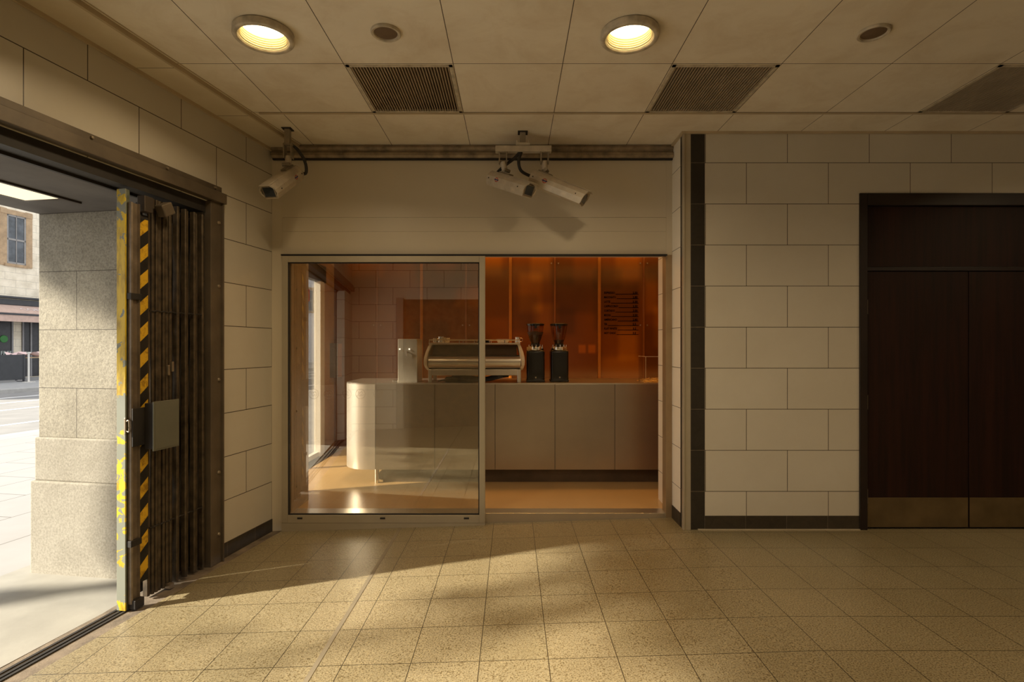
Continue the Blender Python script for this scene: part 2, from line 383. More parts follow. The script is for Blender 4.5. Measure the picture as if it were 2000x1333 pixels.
# roof void over the ceiling
struct(MB().box(-4.2, XE+.2, -1.6, YB+.05, 3.35, 3.45).build('trim_2', M_cavity), 'dark slab above the suspended ceiling', 'slab')
struct(MB().box(XE+.1, XE+.2, -1.6, YB+.1, CEIL+.02, 3.35).box(-4.2, XE+.2, YB+.12, YB+.2, CEIL+.02, 3.35).box(-4.2, XE+.2, -1.4, -1.3, CEIL+.02, 3.35).build('trim_24', M_cavity))
# ceiling trims
m = MB()
m.box(-1.70, XE, 3.608, 3.628, CEIL-.006, CEIL-.0005)
struct(m.build('trim_3', M_trimcol))
m = MB()
m.box(.0, 5.5, .222, .238, CEIL-.026, CEIL-.0005).box(0, 5.5, .250, .256, CEIL-.004, CEIL-.0005)
m.box(0.0, 5.5, .001, .016, CEIL-.044, CEIL-.024)
struct(m.build('trim_4', M_trimcol, None, LW))
bd = tilemat('ceiling_border', (40, -2.988+.618*20, 0), (0, 0, 0), 80, .618, .0022, (.70, .62, .47, 1), (.68, .60, .45, 1), (.06, .04, .02, 1), offset=0, rough=.5, stain=.3)
m = MB(); m.prism([lw(0, .0, CEIL-.024), lw(5.5, .0, CEIL-.024), lw(5.5, .222, CEIL-.024), lw(0, .222, CEIL-.024)], (0, 0, .0235))
struct(m.build('trim_23', bd), 'lowered border strip of the ceiling along the left wall', 'ceiling border')
m = MB().box(XR-.005, XE, YR-.018, YR-.001, CEIL-.016, CEIL-.0005).box(XR-.02, XR-.001, YR-.018, YB, CEIL-.016, CEIL-.0005)
struct(m.build('trim_5', M_trimcol))

# left wall
m = MB()
m.box(-.03, .595, -.12, 0, -.14, CEIL+.02).box(.595, 5.6, -.12, 0, 2.30, CEIL+.02).box(4.4, 5.6, -.12, 0, -.2, 2.24)
struct(m.build('wall_left', M_tile_left, None, LW))
m = MB().prism([(0, 0, -.0105), (.595, 0, -.0105), (.595, 0, -.135), (0, 0, -.125)], (0, .006, 0))
struct(m.build('baseboard_left', M_base, None, LW))
# rear wall (behind the camera) with a brown door
m = MB()
m.box(-3, -1.91, -1.3, -1.1, -.2, CEIL+.02).box(-.35, XE, -1.3, -1.1, -.2, CEIL+.02).box(-1.91, -.35, -1.3, -1.1, 2.18, CEIL+.02)
struct(m.build('wall_rear', M_tile_rear))
d = bpy.data.objects.new('door_2', None); COL.objects.link(d); struct(d)
MB().box(-1.91, -.35, -1.16, -1.12, -.12, 2.18).build('door_panel', plain('mustard_cloth_panel', (.17, .12, .05, 1), .8, var=.35, scale=9, bump=.3), d)
MB().box(-2.03, -1.91, -1.12, -1.04, -.09, 2.2, .004).build('door_frame', M_alu, d)
# end wall on the right, out of frame
struct(MB().box(XE, XE+.1, -1.3, YR+.1, -.05, CEIL+.02).build('wall_end', plain('end_wall_paint', (.16, .12, .08, 1), .7)))
# right wall
DX0, DX1, DZT = 2.542, 4.16, 2.464
m = MB()
m.box(1.41, DX0, YR, YR+.12, -.0, CEIL+.02).box(DX0, DX1, YR, YR+.12, DZT, CEIL+.02).box(DX1, XE, YR, YR+.12, 0, CEIL+.02)
wr = struct(m.build('wall_right', M_tile_right))
struct(MB().box(1.309, 1.412, YR-.001, YR+.12, .0, CEIL+.01).build('trim_6', M_slate))
struct(MB().box(1.41, DX0, YR-.004, YR+.02, .0, .1017).build('baseboard_right', M_base))
struct(MB().box(1.36, DX0, YR-.016, YR, .0, .006).build('trim_7', plain('sealant_bead', (.45, .38, .27, 1), .6)))
# return wall beside the shopfront
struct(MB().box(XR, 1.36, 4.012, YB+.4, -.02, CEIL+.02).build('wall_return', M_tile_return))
m = MB().box(XR+.0, 1.36, 3.965, 4.012, -.02, CEIL+.02)
struct(m.build('trim_8', M_slate))
struct(MB().box(XR-.003, XR+.02, 4.012, YB, -.02, .10).build('baseboard_return', M_base))
m = MB().box(XR, 1.309, YR-.004, 3.965, -.003, CEIL, .003)
m.box(XR-.004, XR+.006, YR-.012, 3.965, -.003, CEIL-.01, .002)
struct(m.build('trim_9', M_alu), 'aluminium corner guard where right wall meets shopfront return', 'corner guard')

# bulkhead above shopfront
m = MB()
m.box(-1.80, 1.21, YB, YB+.12, 2.356, CEIL+.02).box(-1.80, 1.21, YB+.0015, YB+.12, 2.247, 2.3545).box(-1.80, 1.21, YB, YB+.12, 2.062, 2.2455)
m.box(-1.885, -1.8005, YB, YB+.12, -.13, CEIL+.02)
m.box(1.2105, XR, YB, YB+.12, 2.062, CEIL+.02)
struct(m.build('wall_back', M_panel))
m = MB().box(1.208, XR+.0, YB+.002, YB+.10, -.02, 2.062, .002)
struct(m.build('trim_10', plain('bronze_jamb', (.32, .22, .12, 1), .4, .3)), 'bronze jamb at the right side of the shop opening', 'jamb')
# head rail under the ceiling
m = MB()
m.prism([(-1.87, YB, CEIL-.004), (-1.87, 4.180, CEIL-.004), (-1.87, 4.176, 2.898), (-1.87, 4.170, 2.888), (-1.87, 4.184, 2.872), (-1.87, 4.184, 2.862), (-1.87, 4.168, 2.848), (-1.87, 4.166, 2.826), (-1.87, 4.178, 2.812), (-1.87, YB, 2.812)], (1.87+XR-.002, 0, 0))
struct(m.build('trim_11', plain('grimy_rail', (.26, .20, .13, 1), .5, .2, var=.45, scale=11, bump=.3)), 'grimy horizontal rail under the ceiling above the shopfront', 'rail')
struct(MB().box(-1.87, XR-.002, 4.196, YB, 2.802, 2.812).build('trim_12', M_blackish))  # black strip standing in for the shadow under the rail

# ------------------------------------------------------------------ GATE SURROUND
m = MB().box(.575, 5.3, 0, .055, 2.303, 2.372, .003)
m.box(.60, 5.3, 0, .035, 2.372, 2.412, .002)
fas = struct(m.build('trim_13', M_bronze, None, LW), 'brown steel fascia channel over the street opening', 'fascia')
def bolt(parent, s, n, z, r=.010, name='bolt'):
    o = MB().lathe([(0, .010), (r*.7, .009), (r, .003), (r, 0)], n=10).build(name, M_bolt, parent, Matrix.Translation((s, n, z)) @ Matrix.Rotation(-PI/2, 4, 'X'), smooth=40)
    return o
for s in (.665, 1.06, 1.53, 2.0, 2.6): bolt(fas, s, .035, 2.393)
m = MB().box(.60, .696, -.02, .03, -.13, 2.303, .003).box(.588, .60, 0, .045, -.13, 2.303, .002)
jm = struct(m.build('trim_14', M_bronze, None, LW), 'brown steel side channel beside the folding gate', 'jamb')
for z in (2.17, 1.745, 1.12, .50, .085): bolt(jm, .625, .03, z, .012)
struct(MB().box(.70, 5.2, -.10, -.008, 2.225, 2.303).box(.7, 5.2, -.12, -.10, 2.21, 2.303).build('trim_15', M_blackish, None, LW), 'black overhead track box of the gate', 'track')

# ------------------------------------------------------------------ FOLDING GATE
g = thing('folding_gate', 'collapsed dark steel folding gate with yellow edge post and hazard tape', 'gate', C0, AL)
zb = -.105; zt = 2.205
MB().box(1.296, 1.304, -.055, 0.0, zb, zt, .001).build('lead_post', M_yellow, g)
MB().box(1.272, 1.2955, -.05, -.005, zb, zt).build('post_back', plain('green_grey_post', (.10, .11, .075, 1), .5, var=.5, scale=14), g)
m = MB(); m.prism([(1.289, .0, zb+.03), (1.289, .022, zb+.03), (1.281, .026, zb+.03), (1.277, .014, zb+.03), (1.243, .014, zb+.03), (1.239, .026, zb+.03), (1.231, .022, zb+.03), (1.231, 0, zb+.03)], (0, 0, zt-zb-.10))
m.build('channel', M_channel, g)
for z in (1.60, .24):
    MB().box(1.228, 1.298, .0, .031, z, z+.035, .002).build('strap', M_blackish, g)
MB().box(1.166, 1.229, -.03, .010, zb+.12, zt-.12).build('stripe_backing', M_blackish, g)
MB().box(1.168, 1.227, .0101, .0115, .02, 2.06).build('hazard_tape', M_tape, g)
# pickets and lattice
svals = [1.150-.0262*i for i in range(7)]
svals += [svals[-1]-.037*(i+1) for i in range(7)]
svals[6] -= .004
for i, s in enumerate(svals):
    j = random.uniform(-.004, .004); w = .0095 if i < 7 else .0092
    n0 = (-.030 if i < 7 else (-.022 if i % 2 else -.046))+random.uniform(-.003, .003)
    mm = MB(); lean = random.uniform(-.004, .004) + (0 if i < 7 else random.uniform(-.006, .006))
    pr = [(s-w, n0), (s-w, n0+.028), (s-w*.6, n0+.032), (s+w*.6, n0+.032), (s+w, n0+.028), (s+w, n0)]
    mm.prism([(x+j, y, gz(.9, 0)+.012) for x, y in pr], (lean, 0, zt-gz(.9, 0)-.02))
    mm.build('picket', M_picket, g, smooth=None)
for i in range(6, 13):
    for (za, zc, dz) in ((.25, .62, 1), (.95, 1.30, -1), (1.55, 1.95, 1)):
        s0, s1 = svals[i], svals[i+1]
        mm = MB()
        for k in (0, 1):
            a_, b_ = (s0, s1) if k else (s1, s0)
            mm.prism([(a_-.005, -.026+.004*k, za-.14), (a_+.005, -.026+.004*k, za-.14), (b_+.005, -.026+.004*k, zc+.14), (b_-.005, -.026+.004*k, zc+.14)], (0, .003, 0))
        mm.build('lattice_bar', M_blackish, g)
# continuous backing folds (rear leaves), widened to stop sun, blackened as shade between bars
for s in [svals[i]-.013 for i in range(0, 6)] + [svals[i]-.018 for i in range(7, 13)]:
    MB().box(s-.016, s+.016, -.085, -.075, zb+.02, zt-.03).build('rear_picket', M_blackish, g)
MB().box(.697, .745, -.10, -.05, zb+.01, zt-.02).build('sun_stop', M_blackish, g)  # added filler, stops sun leaking between gate and side channel
for z in (1.55, .30):
    m = MB(); 
    for i in range(len(svals)-1):
        m.cyl((svals[i], .004, z-(i % 2)*.006), (svals[i+1], .004, z-((i+1) % 2)*.006), .004, n=6)
    m.build('hinge_row', M_blackish, g)
for (s, z) in ((1.02, 1.20), (1.005, .905), (.99, 1.22)):
    MB().box(s-.008, s+.008, .002, .014, z-.03, z+.03, .002).build('hinge_clip', M_bolt, g)
# bottom guide shoes
MB().box(1.0, 1.03, -.02, .03, zb-.0, zb+.03, .003).build('floor_shoe', M_channel, g)
MB().box(1.225, 1.285, .0, .045, zb+.0, zb+.05, .004).build('end_shoe', M_blackish, g)
# lock box with plate
MB().box(1.10, 1.290, .027, .034, .79, 1.00, .002).build('lock_plate', M_blackish, g)
bx = MB().box(1.045, 1.215, .034, .092, .765, 1.022, .003).build('lock_box', M_blackish, g)
MB().box(1.040, 1.222, .092, .100, .755, 1.032, .002).box(1.046, 1.212, .100, .102, .765, 1.022, .001).build('box_lid', M_lockbox, bx)
m = MB().tube(smoothcurve([(1.300, .002, .93), (1.300, .018, .935), (1.300, .022, .90), (1.300, .018, .875), (1.300, .002, .88)]), .004)
m.box(1.296, 1.306, -.006, .002, .86, .95, .001); m.build('latch', M_bolt, g)
# top bracket blocks
MB().box(1.16, 1.22, -.01, .04, 2.10, 2.19, .004).build('guide_block', M_bronze_d, g)
MB().box(-.04, .04, -.028, .028, -.035, .035, .006, M=Matrix.Translation((1.09, .05, 2.14)) @ Matrix.Rotation(.5, 4, 'Y')).build('roller_block', M_bronze, g)

# ------------------------------------------------------------------ STONE PIER AND PASSAGE
pier = thing('stone_pier', 'rough granite pier with two-step plinth outside the gate', 'pier', C0, AL)
MB().box(-.02, .882, -1.096, -.13, .745, 2.238, .006).build('shaft', M_stone, pier)
MB().box(-.04, .902, -1.105, -.128, .464, .747, .010, seg=3).build('upper_plinth', M_stone_p, pier)
MB().box(-.06, .922, -1.114, -.126, -.2, .466, .010, seg=3).build('lower_plinth', M_stone_p, pier)
pn = thing('stone_pier', 'rough granite pier on the near side of the street opening', 'pier', C0, AL)
MB().box(4.4, 5.2, -1.096, -.13, .745, 2.21, .006).build('shaft', M_stone, pn)
MB().box(4.37, 5.2, -1.114, -.126, -.25, .747, .010).build('plinth', M_stone_p, pn)
# building mass above the opening
struct(MB().box(-.0, 6.5, -1.10, -.125, 2.24, 6.5).build('wall_outer', M_sand, None, LW))
sf = MB().box(.88, 5.2, -1.092, -.122, 2.215, 2.24)
struct(sf.build('trim_16', M_soffit, None, LW), 'grey plaster soffit of the street opening', 'soffit')
lp = thing('soffit_light', 'rectangular lit panel in the grey soffit over the opening', 'light', C0, AL)
m = MB().box(1.08, 2.55, -.555, -.535, 2.203, 2.2145).box(1.17, 2.45, -.82, -.80, 2.203, 2.2145).box(1.175, 1.195, -.80, -.555, 2.203, 2.2145).box(2.43, 2.45, -.80, -.555, 2.203, 2.2145)
m.build('frame', M_bronze_d, lp)
MB().box(1.195, 2.43, -.80, -.555, 2.206, 2.2140).build('diffuser', emit('soffit_diffuser', (1, .88, .62, 1), .85), lp)

# ------------------------------------------------------------------ GROUND OUTSIDE
def gpoly(name, pts, mat, z, th=.2):
    m = MB(); m.prism([(*(lw(s, n).xy), z(s, n) if callable(z) else z) for s, n in pts], (0, 0, -th)); return struct(m.build(name, mat))
gpoly('pavement_passage', [(.5, -.13), (5.6, -.13), (5.6, -1.25), (.5, -1.25)], M_conc, lambda s, n: -.122+(.0 if n > -1 else -.014))
m = MB(); m.box(-30, 12, -7.2, -1.25, -.35, -.136)
m.box(-30, .5, -1.25, -.3, -.35, -.136)
struct(m.build('pavement_near', M_pave, None, LW))
struct(MB().box(-60, 12, -7.45, -7.2, -.4, -.14, .02).build('kerb_near', M_kerb, None, LW))
road = struct(MB().box(-60, 12, -17.2, -7.45, -.45, -.235).build('road', M_road, None, LW))
m = MB()
for n in (-9.3, -12.1, -14.0, -15.6): m.box(-60, 12, n-.07, n+.07, -.2349, -.231)
struct(m.build('road_marking', M_line, None, LW), 'white painted lines along the road', 'road marking')
mm = MB(); mm.lathe([(.0, .003), (.5, .003), (.55, 0)], (1.5, -10.8, -.2345), 24, None)
o = mm.build('road_marking', M_line, None, LW @ Matrix.Translation((-3.2, 0, 0))); struct(o, 'white round painted patch on the road', 'road marking')
o.scale = (1.6, 1, 1)
struct(MB().box(-60, 12, -17.45, -17.2, -.4, -.085, .02).build('kerb_far', M_kerb, None, LW))
struct(MB().box(-60, 12, -26, -17.45, -.4, -.09).build('pavement_far', plain('grey_paving', (.36, .36, .36, 1), .8), None, LW))

# ------------------------------------------------------------------ BUILDINGS ACROSS THE STREET
# facade plane: X = -27.3 + .1762 Y  -> n of the facade
fp0 = Vector((-27.3+.1762*25, 25, 0)) - C0
NF = fp0.x*.9848 + fp0.y*-.1735
def s_of_px(px):            # along-street coordinate seen at column px on the facade plane
    r = (px-1000)/1050; Y = 27.3/(.1762-r); X = r*Y
    return (X-C0.x)*-.1735 + (Y-C0.y)*-.9848
def facade(name, label, s0, s1, mat, h, wins, group=None):
    b = thing(name, label, 'building', C0, AL)
    MB().box(s0, s1, NF-6, NF, -.1, h).build('wall', mat, b)
    for (ws, wz, ww, wh) in wins:
        f = MB().box(ws-ww/2-.28, ws-ww/2, NF, NF+.05, wz-.1, wz+wh+.25).box(ws+ww/2, ws+ww/2+.28, NF, NF+.05, wz-.1, wz+wh+.25).box(ws-ww/2-.28, ws+ww/2+.28, NF, NF+.07, wz+wh, wz+wh+.22)
        f.box(ws-ww/2-.1, ws+ww/2+.1, NF, NF+.09, wz-.12, wz)
        fo = f.build('window_surround', M_quoin, b)
        MB().box(ws-ww/2, ws+ww/2, NF, NF+.012, wz, wz+wh).build('window_pane', M_winglass, fo)
        m = MB()
        for (a, c, e, d_) in ((ws-ww/2, ws-ww/2+.07, wz, wz+wh), (ws+ww/2-.07, ws+ww/2, wz, wz+wh), (ws-ww/2, ws+ww/2, wz, wz+.09), (ws-ww/2, ws+ww/2, wz+wh-.08, wz+wh), (ws-ww/2, ws+ww/2, wz+wh/2-.04, wz+wh/2+.04), (ws-.015, ws+.015, wz, wz+wh)):
            m.box(a, c, NF+.012, NF+.04, e, d_)
        m.build('window_sash', M_sash, fo)
    return b
sA = s_of_px(31)
W = [(sA+2.6*k, 5.15, .82, 2.25) for k in range(-3, 5)]
bA = facade('sandstone_building', 'pale sandstone building with brown window surrounds across the road', sA-10, sA+12, M_sand, 9.6, W)
W = [(sA-13-3*k, 4.6, 1.0, 2.0) for k in range(8)]
bB = facade('rendered_building', 'pale rendered building further along the street', sA-48, sA-10, plain('pale_render', (.62, .62, .66, 1), .8), 9.0, W)
# shopfront parts
P = lambda px: s_of_px(px)
fa = MB().box(sA-9, sA+9, NF, NF+.25, 3.25, 3.50, .02).box(sA-9, sA+9, NF, NF+.32, 3.56, 3.64).build('fascia', M_banner, bA)
m = MB()
m.prism([(sA-8.6, NF+.05, 3.30), (sA-8.6, NF+1.3, 2.86), (sA-8.6, NF+1.3, 2.80), (sA-8.6, NF+.05, 3.2)], (17, 0, 0))
aw = m.build('awning', M_awn, bA)
MB().box(sA-8.6, sA+8.4, NF+1.27, NF+1.33, 2.74, 2.82).build('awning_bar', M_banner, aw)
MB().box(sA-8.6, sA+8.4, NF+1.28, NF+1.30, 2.45, 2.74).build('awning_valance', M_awn, aw)
bays = [(P(78), P(42)), (P(24), P(-32))] + [(P(24)+1.7*k, P(24)+1.7*k+1.3) for k in (1, 2, 3)] + [(P(78)-1.5*k, P(78)-1.5*k+1.1) for k in (1, 2, 3)]
for (a, b_) in bays:
    f = MB().box(a, b_, NF, NF+.03, -.05, 2.95).build('shop_window', M_dark, bA)
    m = MB()
    for e in (a, (a+b_)/2, b_-.06): m.box(e, e+.06, NF+.03, NF+.07, -.05, 2.95)
    m.build('shop_window_frame', plain('grey_frame', (.28, .27, .27, 1), .5), f)

def textmesh(name, body, size, mat, parent, M, depth=.001, align='LEFT', xscale=1):
    cu = bpy.data.curves.new(name, 'FONT'); cu.body = body; cu.size = size; cu.extrude = depth; cu.align_x = align; cu.offset = size*.028 if size < .1 else 0
    cu.resolution_u = 2
    ob = bpy.data.objects.new(name, cu); COL.objects.link(ob)
    dg = bpy.context.evaluated_depsgraph_get()
    me = bpy.data.meshes.new_from_object(ob.evaluated_get(dg))
    bpy.data.objects.remove(ob); bpy.data.curves.remove(cu)
    me.materials.clear(); me.materials.append(mat)
    if xscale != 1:
        for v_ in me.vertices: v_.co.x *= xscale
    o = bpy.data.objects.new(name, me); COL.objects.link(o)
    if parent is not None: o.parent = parent
    o.matrix_local = M
    return o
TF = Matrix.Rotation(PI, 4, 'Z') @ Matrix.Rotation(PI/2, 4, 'X')    # text facing +n on the facade
s1 = P(10)
textmesh('window_sign', 'FREE', .24, plain('window_lettering', (.55, .62, .58, 1), .6), bA, Matrix.Translation((P(-1), NF+.05, .98)) @ TF)
MB().lathe([(0, .02), (.15, .015), (.17, 0)], n=20).build('window_poster', plain('green_poster', (.05, .22, .05, 1), .6), bA, Matrix.Translation((P(6), NF+.05, 1.70)) @ Matrix.Rotation(-PI/2, 4, 'X'))
pass

# pavement furniture across the road
def onfar(px, dn): # s coordinate for objects dn in front of facade at image column px
    r = (px-1000)/1050
    # n = NF+dn ; solve along the ray
    # P = t*(r,1): n = (X-C0x)*.9848 + (Y-C0y)*-.1735
    tt = (NF+dn + C0.x*.9848 - C0.y*.1735) / (r*.9848 - .1735)
    X, Y = r*tt, tt
    return (X-C0.x)*-.1735 + (Y-C0.y)*-.9848
textmesh('awning_lettering', 'COFFEE', .42, plain('faded_white_lettering', (.8, .72, .70, 1), .8), aw, Matrix.Translation((onfar(44, .95), NF+.95, 3.0)) @ Matrix.Rotation(PI, 4, 'Z') @ Matrix.Rotation(.36, 4, 'X'))
dn = 3.2; n_ = NF+dn; s50 = onfar(50, dn)
scr = thing('cafe_windbreak', 'dark grey canvas windbreak screen on the far pavement', 'screen', C0, AL)
MB().box(s50+.02, s50+5.5, n_-.015, n_+.015, .0, 1.02, .005).build('canvas', M_banner, scr)
m = MB()
for k in range(4): MB().box(s50+.05+1.7*k, s50+.10+1.7*k, n_-.03, n_+.03, -.09, 1.04).box(s50-.0+1.7*k, s50+.2+1.7*k, n_-.2, n_+.2, -.09, -.075).build('post', M_banner, scr)
pst = thing('barrier_post', 'thin pale metal barrier post with flat base on far pavement', 'post', C0, AL)
sp = onfar(56, 3.8); n2 = NF+3.8
MB().cyl((sp, n2, -.07), (sp, n2, 1.08), .035).build('pole', M_white, pst)
MB().cyl((sp, n2, -.09), (sp, n2, -.07), .22).build('base', M_white, pst)
MB().box(sp-.06, sp+.06, n2-.05, n2+.05, 1.08, 1.13).build('cap', M_white, pst)
tb = thing('cafe_table', 'dark cafe table behind the pale post across the road', 'table', C0, AL)
st2 = onfar(66, 2.4); n3 = NF+2.4
MB().box(st2-.9, st2+.55, n3-.4, n3+.4, .86, .90).build('tabletop', M_quoin, tb)
for (a, b_) in ((-.8, -.32), (.45, -.32), (-.8, .32), (.45, .32)):
    MB().box(st2+a, st2+a+.06, n3+b_, n3+b_+.06, -.09, .86).build('leg', M_banner, tb)
m = MB(); 
t2 = bmesh.new(); bmesh.ops.create_grid(t2, x_segments=16, y_segments=10, size=.5)
for v_ in t2.verts: v_.co.z = .115+.05*math.sin(v_.co.x*9+v_.co.y*5)+.06*math.cos(v_.co.y*11); v_.co.x *= 1.1; v_.co.y *= .7
m._add(t2, Matrix.Translation((st2+.35, n3, .92))); cl = m.build('folded_cloth', M_cloth, None, LW, smooth=60)
tag(cl, 'crumpled pinkish cloth lying on the cafe table across the road', 'cloth')

# ------------------------------------------------------------------ DOWNLIGHTS / SPEAKERS / GRILLES
M_baffle = plain('cream_baffle', (.80, .70, .45, 1), .35, var=.03)
M_rim = plain('dusty_rim', (.50, .43, .32, 1), .5, var=.3, scale=18)
M_lamp = emit('lit_lamp_disc', (1, .80, .45, 1), 7.0)
def downlight(x, y, label, lit=True, group='round ceiling downlights'):
    r = thing('ceiling_downlight', label, 'light', (x, y, CEIL), 0, group)
    MB().lathe([(.128, 0), (.142, -.004), (.143, -.034), (.137, -.040), (.122, -.040), (.116, -.034), (.114, 0.0)], n=48).build('rim', M_rim, r, smooth=50)
    prof = [(.114, -.030)]
    for k in range(5):
        z = -.026+.011*k; prof += [(.114-.0012*k, z), (.108-.0012*k, z+.004), (.110-.0012*k, z+.009)]
    prof += [(.104, .030), (.098, .034)]
    MB().lathe(prof, n=48).build('baffle', M_baffle, r)
    MB().lathe([(0, .040), (.05, .037), (.104, .028)], n=40).build('diffuser', M_lamp, r, smooth=60)
    MB().lathe([(.118, 0.0), (.118, .06), (0, .06)], n=32).build('housing', M_cavity, r)
    return r
downlight(*LIGHTS[0], 'lit round ceiling downlight nearer the left wall')
downlight(*LIGHTS[1], 'lit round ceiling downlight nearer the right wall')
for p in LIGHTS_ADDED: downlight(*p, 'added round ceiling downlight out of view, fill light behind or right of the viewer', group='added downlights beyond the frame')
for (x, y) in LIGHTS+LIGHTS_ADDED:
    L = bpy.data.lights.new('downlight_glow', 'AREA'); L.shape = 'DISK'; L.size = .2; L.energy = 11.5; L.color = (1, .76, .46); L.spread = math.radians(152)
    lo = bpy.data.objects.new('downlight_glow', L); COL.objects.link(lo); lo.location = (x, y, CEIL-.042)
for (x, y, lab) in ((-.63, 2.685, 'small round brown ceiling speaker nearer the left lamp'), (1.806, 2.685, 'small round brown ceiling speaker at the far right')):
    r = thing('ceiling_speaker', lab, 'speaker', (x, y, CEIL), 0, 'small round ceiling speakers')
    MB().lathe([(.074, -.0005), (.074, -.010), (.070, -.014), (.060, -.012), (.057, -.006)], n=40).build('rim', M_rim, r, smooth=50)
    MB().lathe([(.058, -.006), (.04, -.009), (0, -.010)], n=40).build('mesh', plain('brown_mesh', (.14, .09, .05, 1), .7, bump=.3, scale=20), r, smooth=60)
labs = ['slatted ceiling air grille near the left speaker, darker at one side', 'slatted ceiling air grille left of the right wall corner', 'slatted ceiling air grille in the top right corner']
for i, (x, y) in enumerate(GR):
    r = thing('ceiling_grille', labs[i], 'air grille', (x, y, CEIL), 0, 'ceiling air grilles')
    m = MB(); w = .609; d2 = .618
    m.box(.006, .026, .006, d2-.006, -.004, .012).box(w-.026, w-.006, .006, d2-.006, -.004, .012).box(.006, w-.006, .006, .026, -.004, .012).box(.006, w-.006, d2-.026, d2-.006, -.004, .012)
    m.build('frame', M_rim, r)
    m = MB(); nb = 34
    for k in range(nb):
        xx = .032+(w-.064)*k/(nb-1); m.box(xx-.0028, xx+.0028, .02, d2-.02, -.002, .014)
    m.build('slats', plain('grille_slat', (.36, .28, .19, 1), .5), r)
    m = MB().box(.0, w, .0, d2, .0165, .02) if False else MB()
    m.box(.005, w-.005, .005, d2-.005, .055, .06).box(.005,.018,.005,d2-.005,.012,.056).box(w-.018,w-.005,.005,d2-.005,.012,.056).box(.005,w-.005,.005,.018,.012,.056).box(.005,w-.005,d2-.018,d2-.005,.012,.056); m.build('filter', plain('dusty_filter', (.17, .115, .07, 1), .9), r)
    if i == 0: MB().box(.10, .22, .05, d2-.05, .045, .05).build('duct_mouth', M_cavity, r)

# ------------------------------------------------------------------ DARK DOUBLE DOOR
dd = struct(bpy.data.objects.new('door_1', None)); COL.objects.link(dd); dd.location = (DX0, YR, 0)
dw = DX1-DX0
m = MB().box(0, .056, -.012, .08, 0, DZT, .003).box(dw-.056, dw, -.012, .08, 0, DZT, .003).box(.056, dw-.056, -.012, .08, DZT-.09, DZT, .003)
m.box(.056, dw-.056, 0.0, .06, 1.897, 1.925, .002); m.build('door_frame', M_wood_d, dd)
MB().box(.06, dw-.06, .012, .04, 1.928, DZT-.092).build('transom_panel', M_wood, dd)
lv = (dw-.112)/2
for k in range(2):
    x0 = .058+lv*k; 
    lf = MB().box(x0+.003, x0+lv-.003, .010, .05, .012, 1.893, .002).build('door_leaf', M_wood, dd)
    MB().box(x0+.006, x0+lv-.006, .007, .0098, .015, .232, .0008).build('kick_plate', M_kick, lf)
    if k == 0:
        for z in (1.58, .88, .19): 
            MB().cyl((x0+.001, .004, z), (x0+.001, .004, z+.105), .0075, n=12).build('hinge', M_bolt, lf)
struct(MB().box(DX0, DX1, YR+.06, YR+.12, 0, DZT).build('trim_17', M_cavity))

# ------------------------------------------------------------------ SHOP INTERIOR
SZ = .03; YW = 6.95; SCZ = 2.56; XL = -2.3; XQ = 2.7
struct(MB().box(XL, XQ, YB+.12, YW, -.1, SZ).build('floor_shop', M_shopfloor))
m = MB().box(-1.80, 1.21, YB+.006, YB+.135, -.105, SZ+.001, .002)
struct(m.build('trim_18', M_steel), 'brushed metal threshold along the shop opening', 'threshold')
struct(MB().box(XL-.1, XQ+.1, YB+.12, YW+.3, SCZ, SCZ+.1).build('ceiling_shop', M_shopceil))
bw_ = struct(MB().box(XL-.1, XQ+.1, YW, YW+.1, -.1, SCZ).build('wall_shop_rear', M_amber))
for k in range(-3, 8):
    x = (997-1000)*YW/1050 + .574*k
    if x < XL+.05: continue
    wide = (k % 2 == 0)
    (MB().box(x-.019, x+.019, YW-.02, YW, -.0, SCZ-.04, .006) if wide else MB().box(x-.011, x+.011, YW-.012, YW, 0, SCZ-.04, .004)).build('panel_joint', M_amber_rib if wide else M_amber_thin, bw_)
    if not wide:
        for z in (2.42, 1.62): 
            for e in (-.045, .045): MB().cyl((x+e, YW, z), (x+e, YW-.012, z), .009, n=10).build('panel_fixing', M_bolt, bw_)
led = MB().box(XL, XQ, YW-.035, YW-.015, 2.515, 2.53).build('led_strip', emit('led_strip_glow', (1, .42, .06, 1), 2.5), bw_)
struct(MB().box(XQ, XQ+.1, YB+.12, YW, -.1, SCZ).build('wall_shop_right', M_shopwall))
struct(MB().box(1.26, XQ+.1, YB+.10, YB+.2, -.1, SCZ).build('wall_shop_front', M_shopwall))
# left side of shop: jamb, then a glazed street door
jb = MB().box(-1.90, -1.74, YB+.02, 4.60, -.12, 2.062, .003)
jb = struct(jb.build('trim_19', plain('brown_jamb_metal', (.42, .34, .25, 1), .6, .0)), 'deep brown metal jamb with screws behind the sliding door', 'jamb')
for z in (1.80, 1.33, .82, .21):
    MB().lathe([(0, .008), (.007, .006), (.009, 0)], n=12).build('screw', M_bolt, jb, Matrix.Translation((-1.74, 4.34, z)) @ Matrix.Rotation(PI/2, 4, 'Y'))
m = MB().box(-1.92, -1.745, 4.36, 4.61, 2.062, SCZ).box(XL-.1, -1.9, 4.45, 4.6, -.1, SCZ).box(XL-.1, XL, 4.6, 4.68, -.1, SCZ).box(XL-.1, XL, 6.60, YW, -.1, SCZ).box(XL-.1, XL, 4.68, 6.6, 2.20, SCZ)
struct(m.build('wall_shop_left', M_shopwall))
sd = struct(bpy.data.objects.new('door_3', None)); COL.objects.link(sd)
MB().box(XL-.06, XL+.02, 4.68, 6.6, 2.12, 2.32, .003).build('door_head', M_bronze_d, sd)
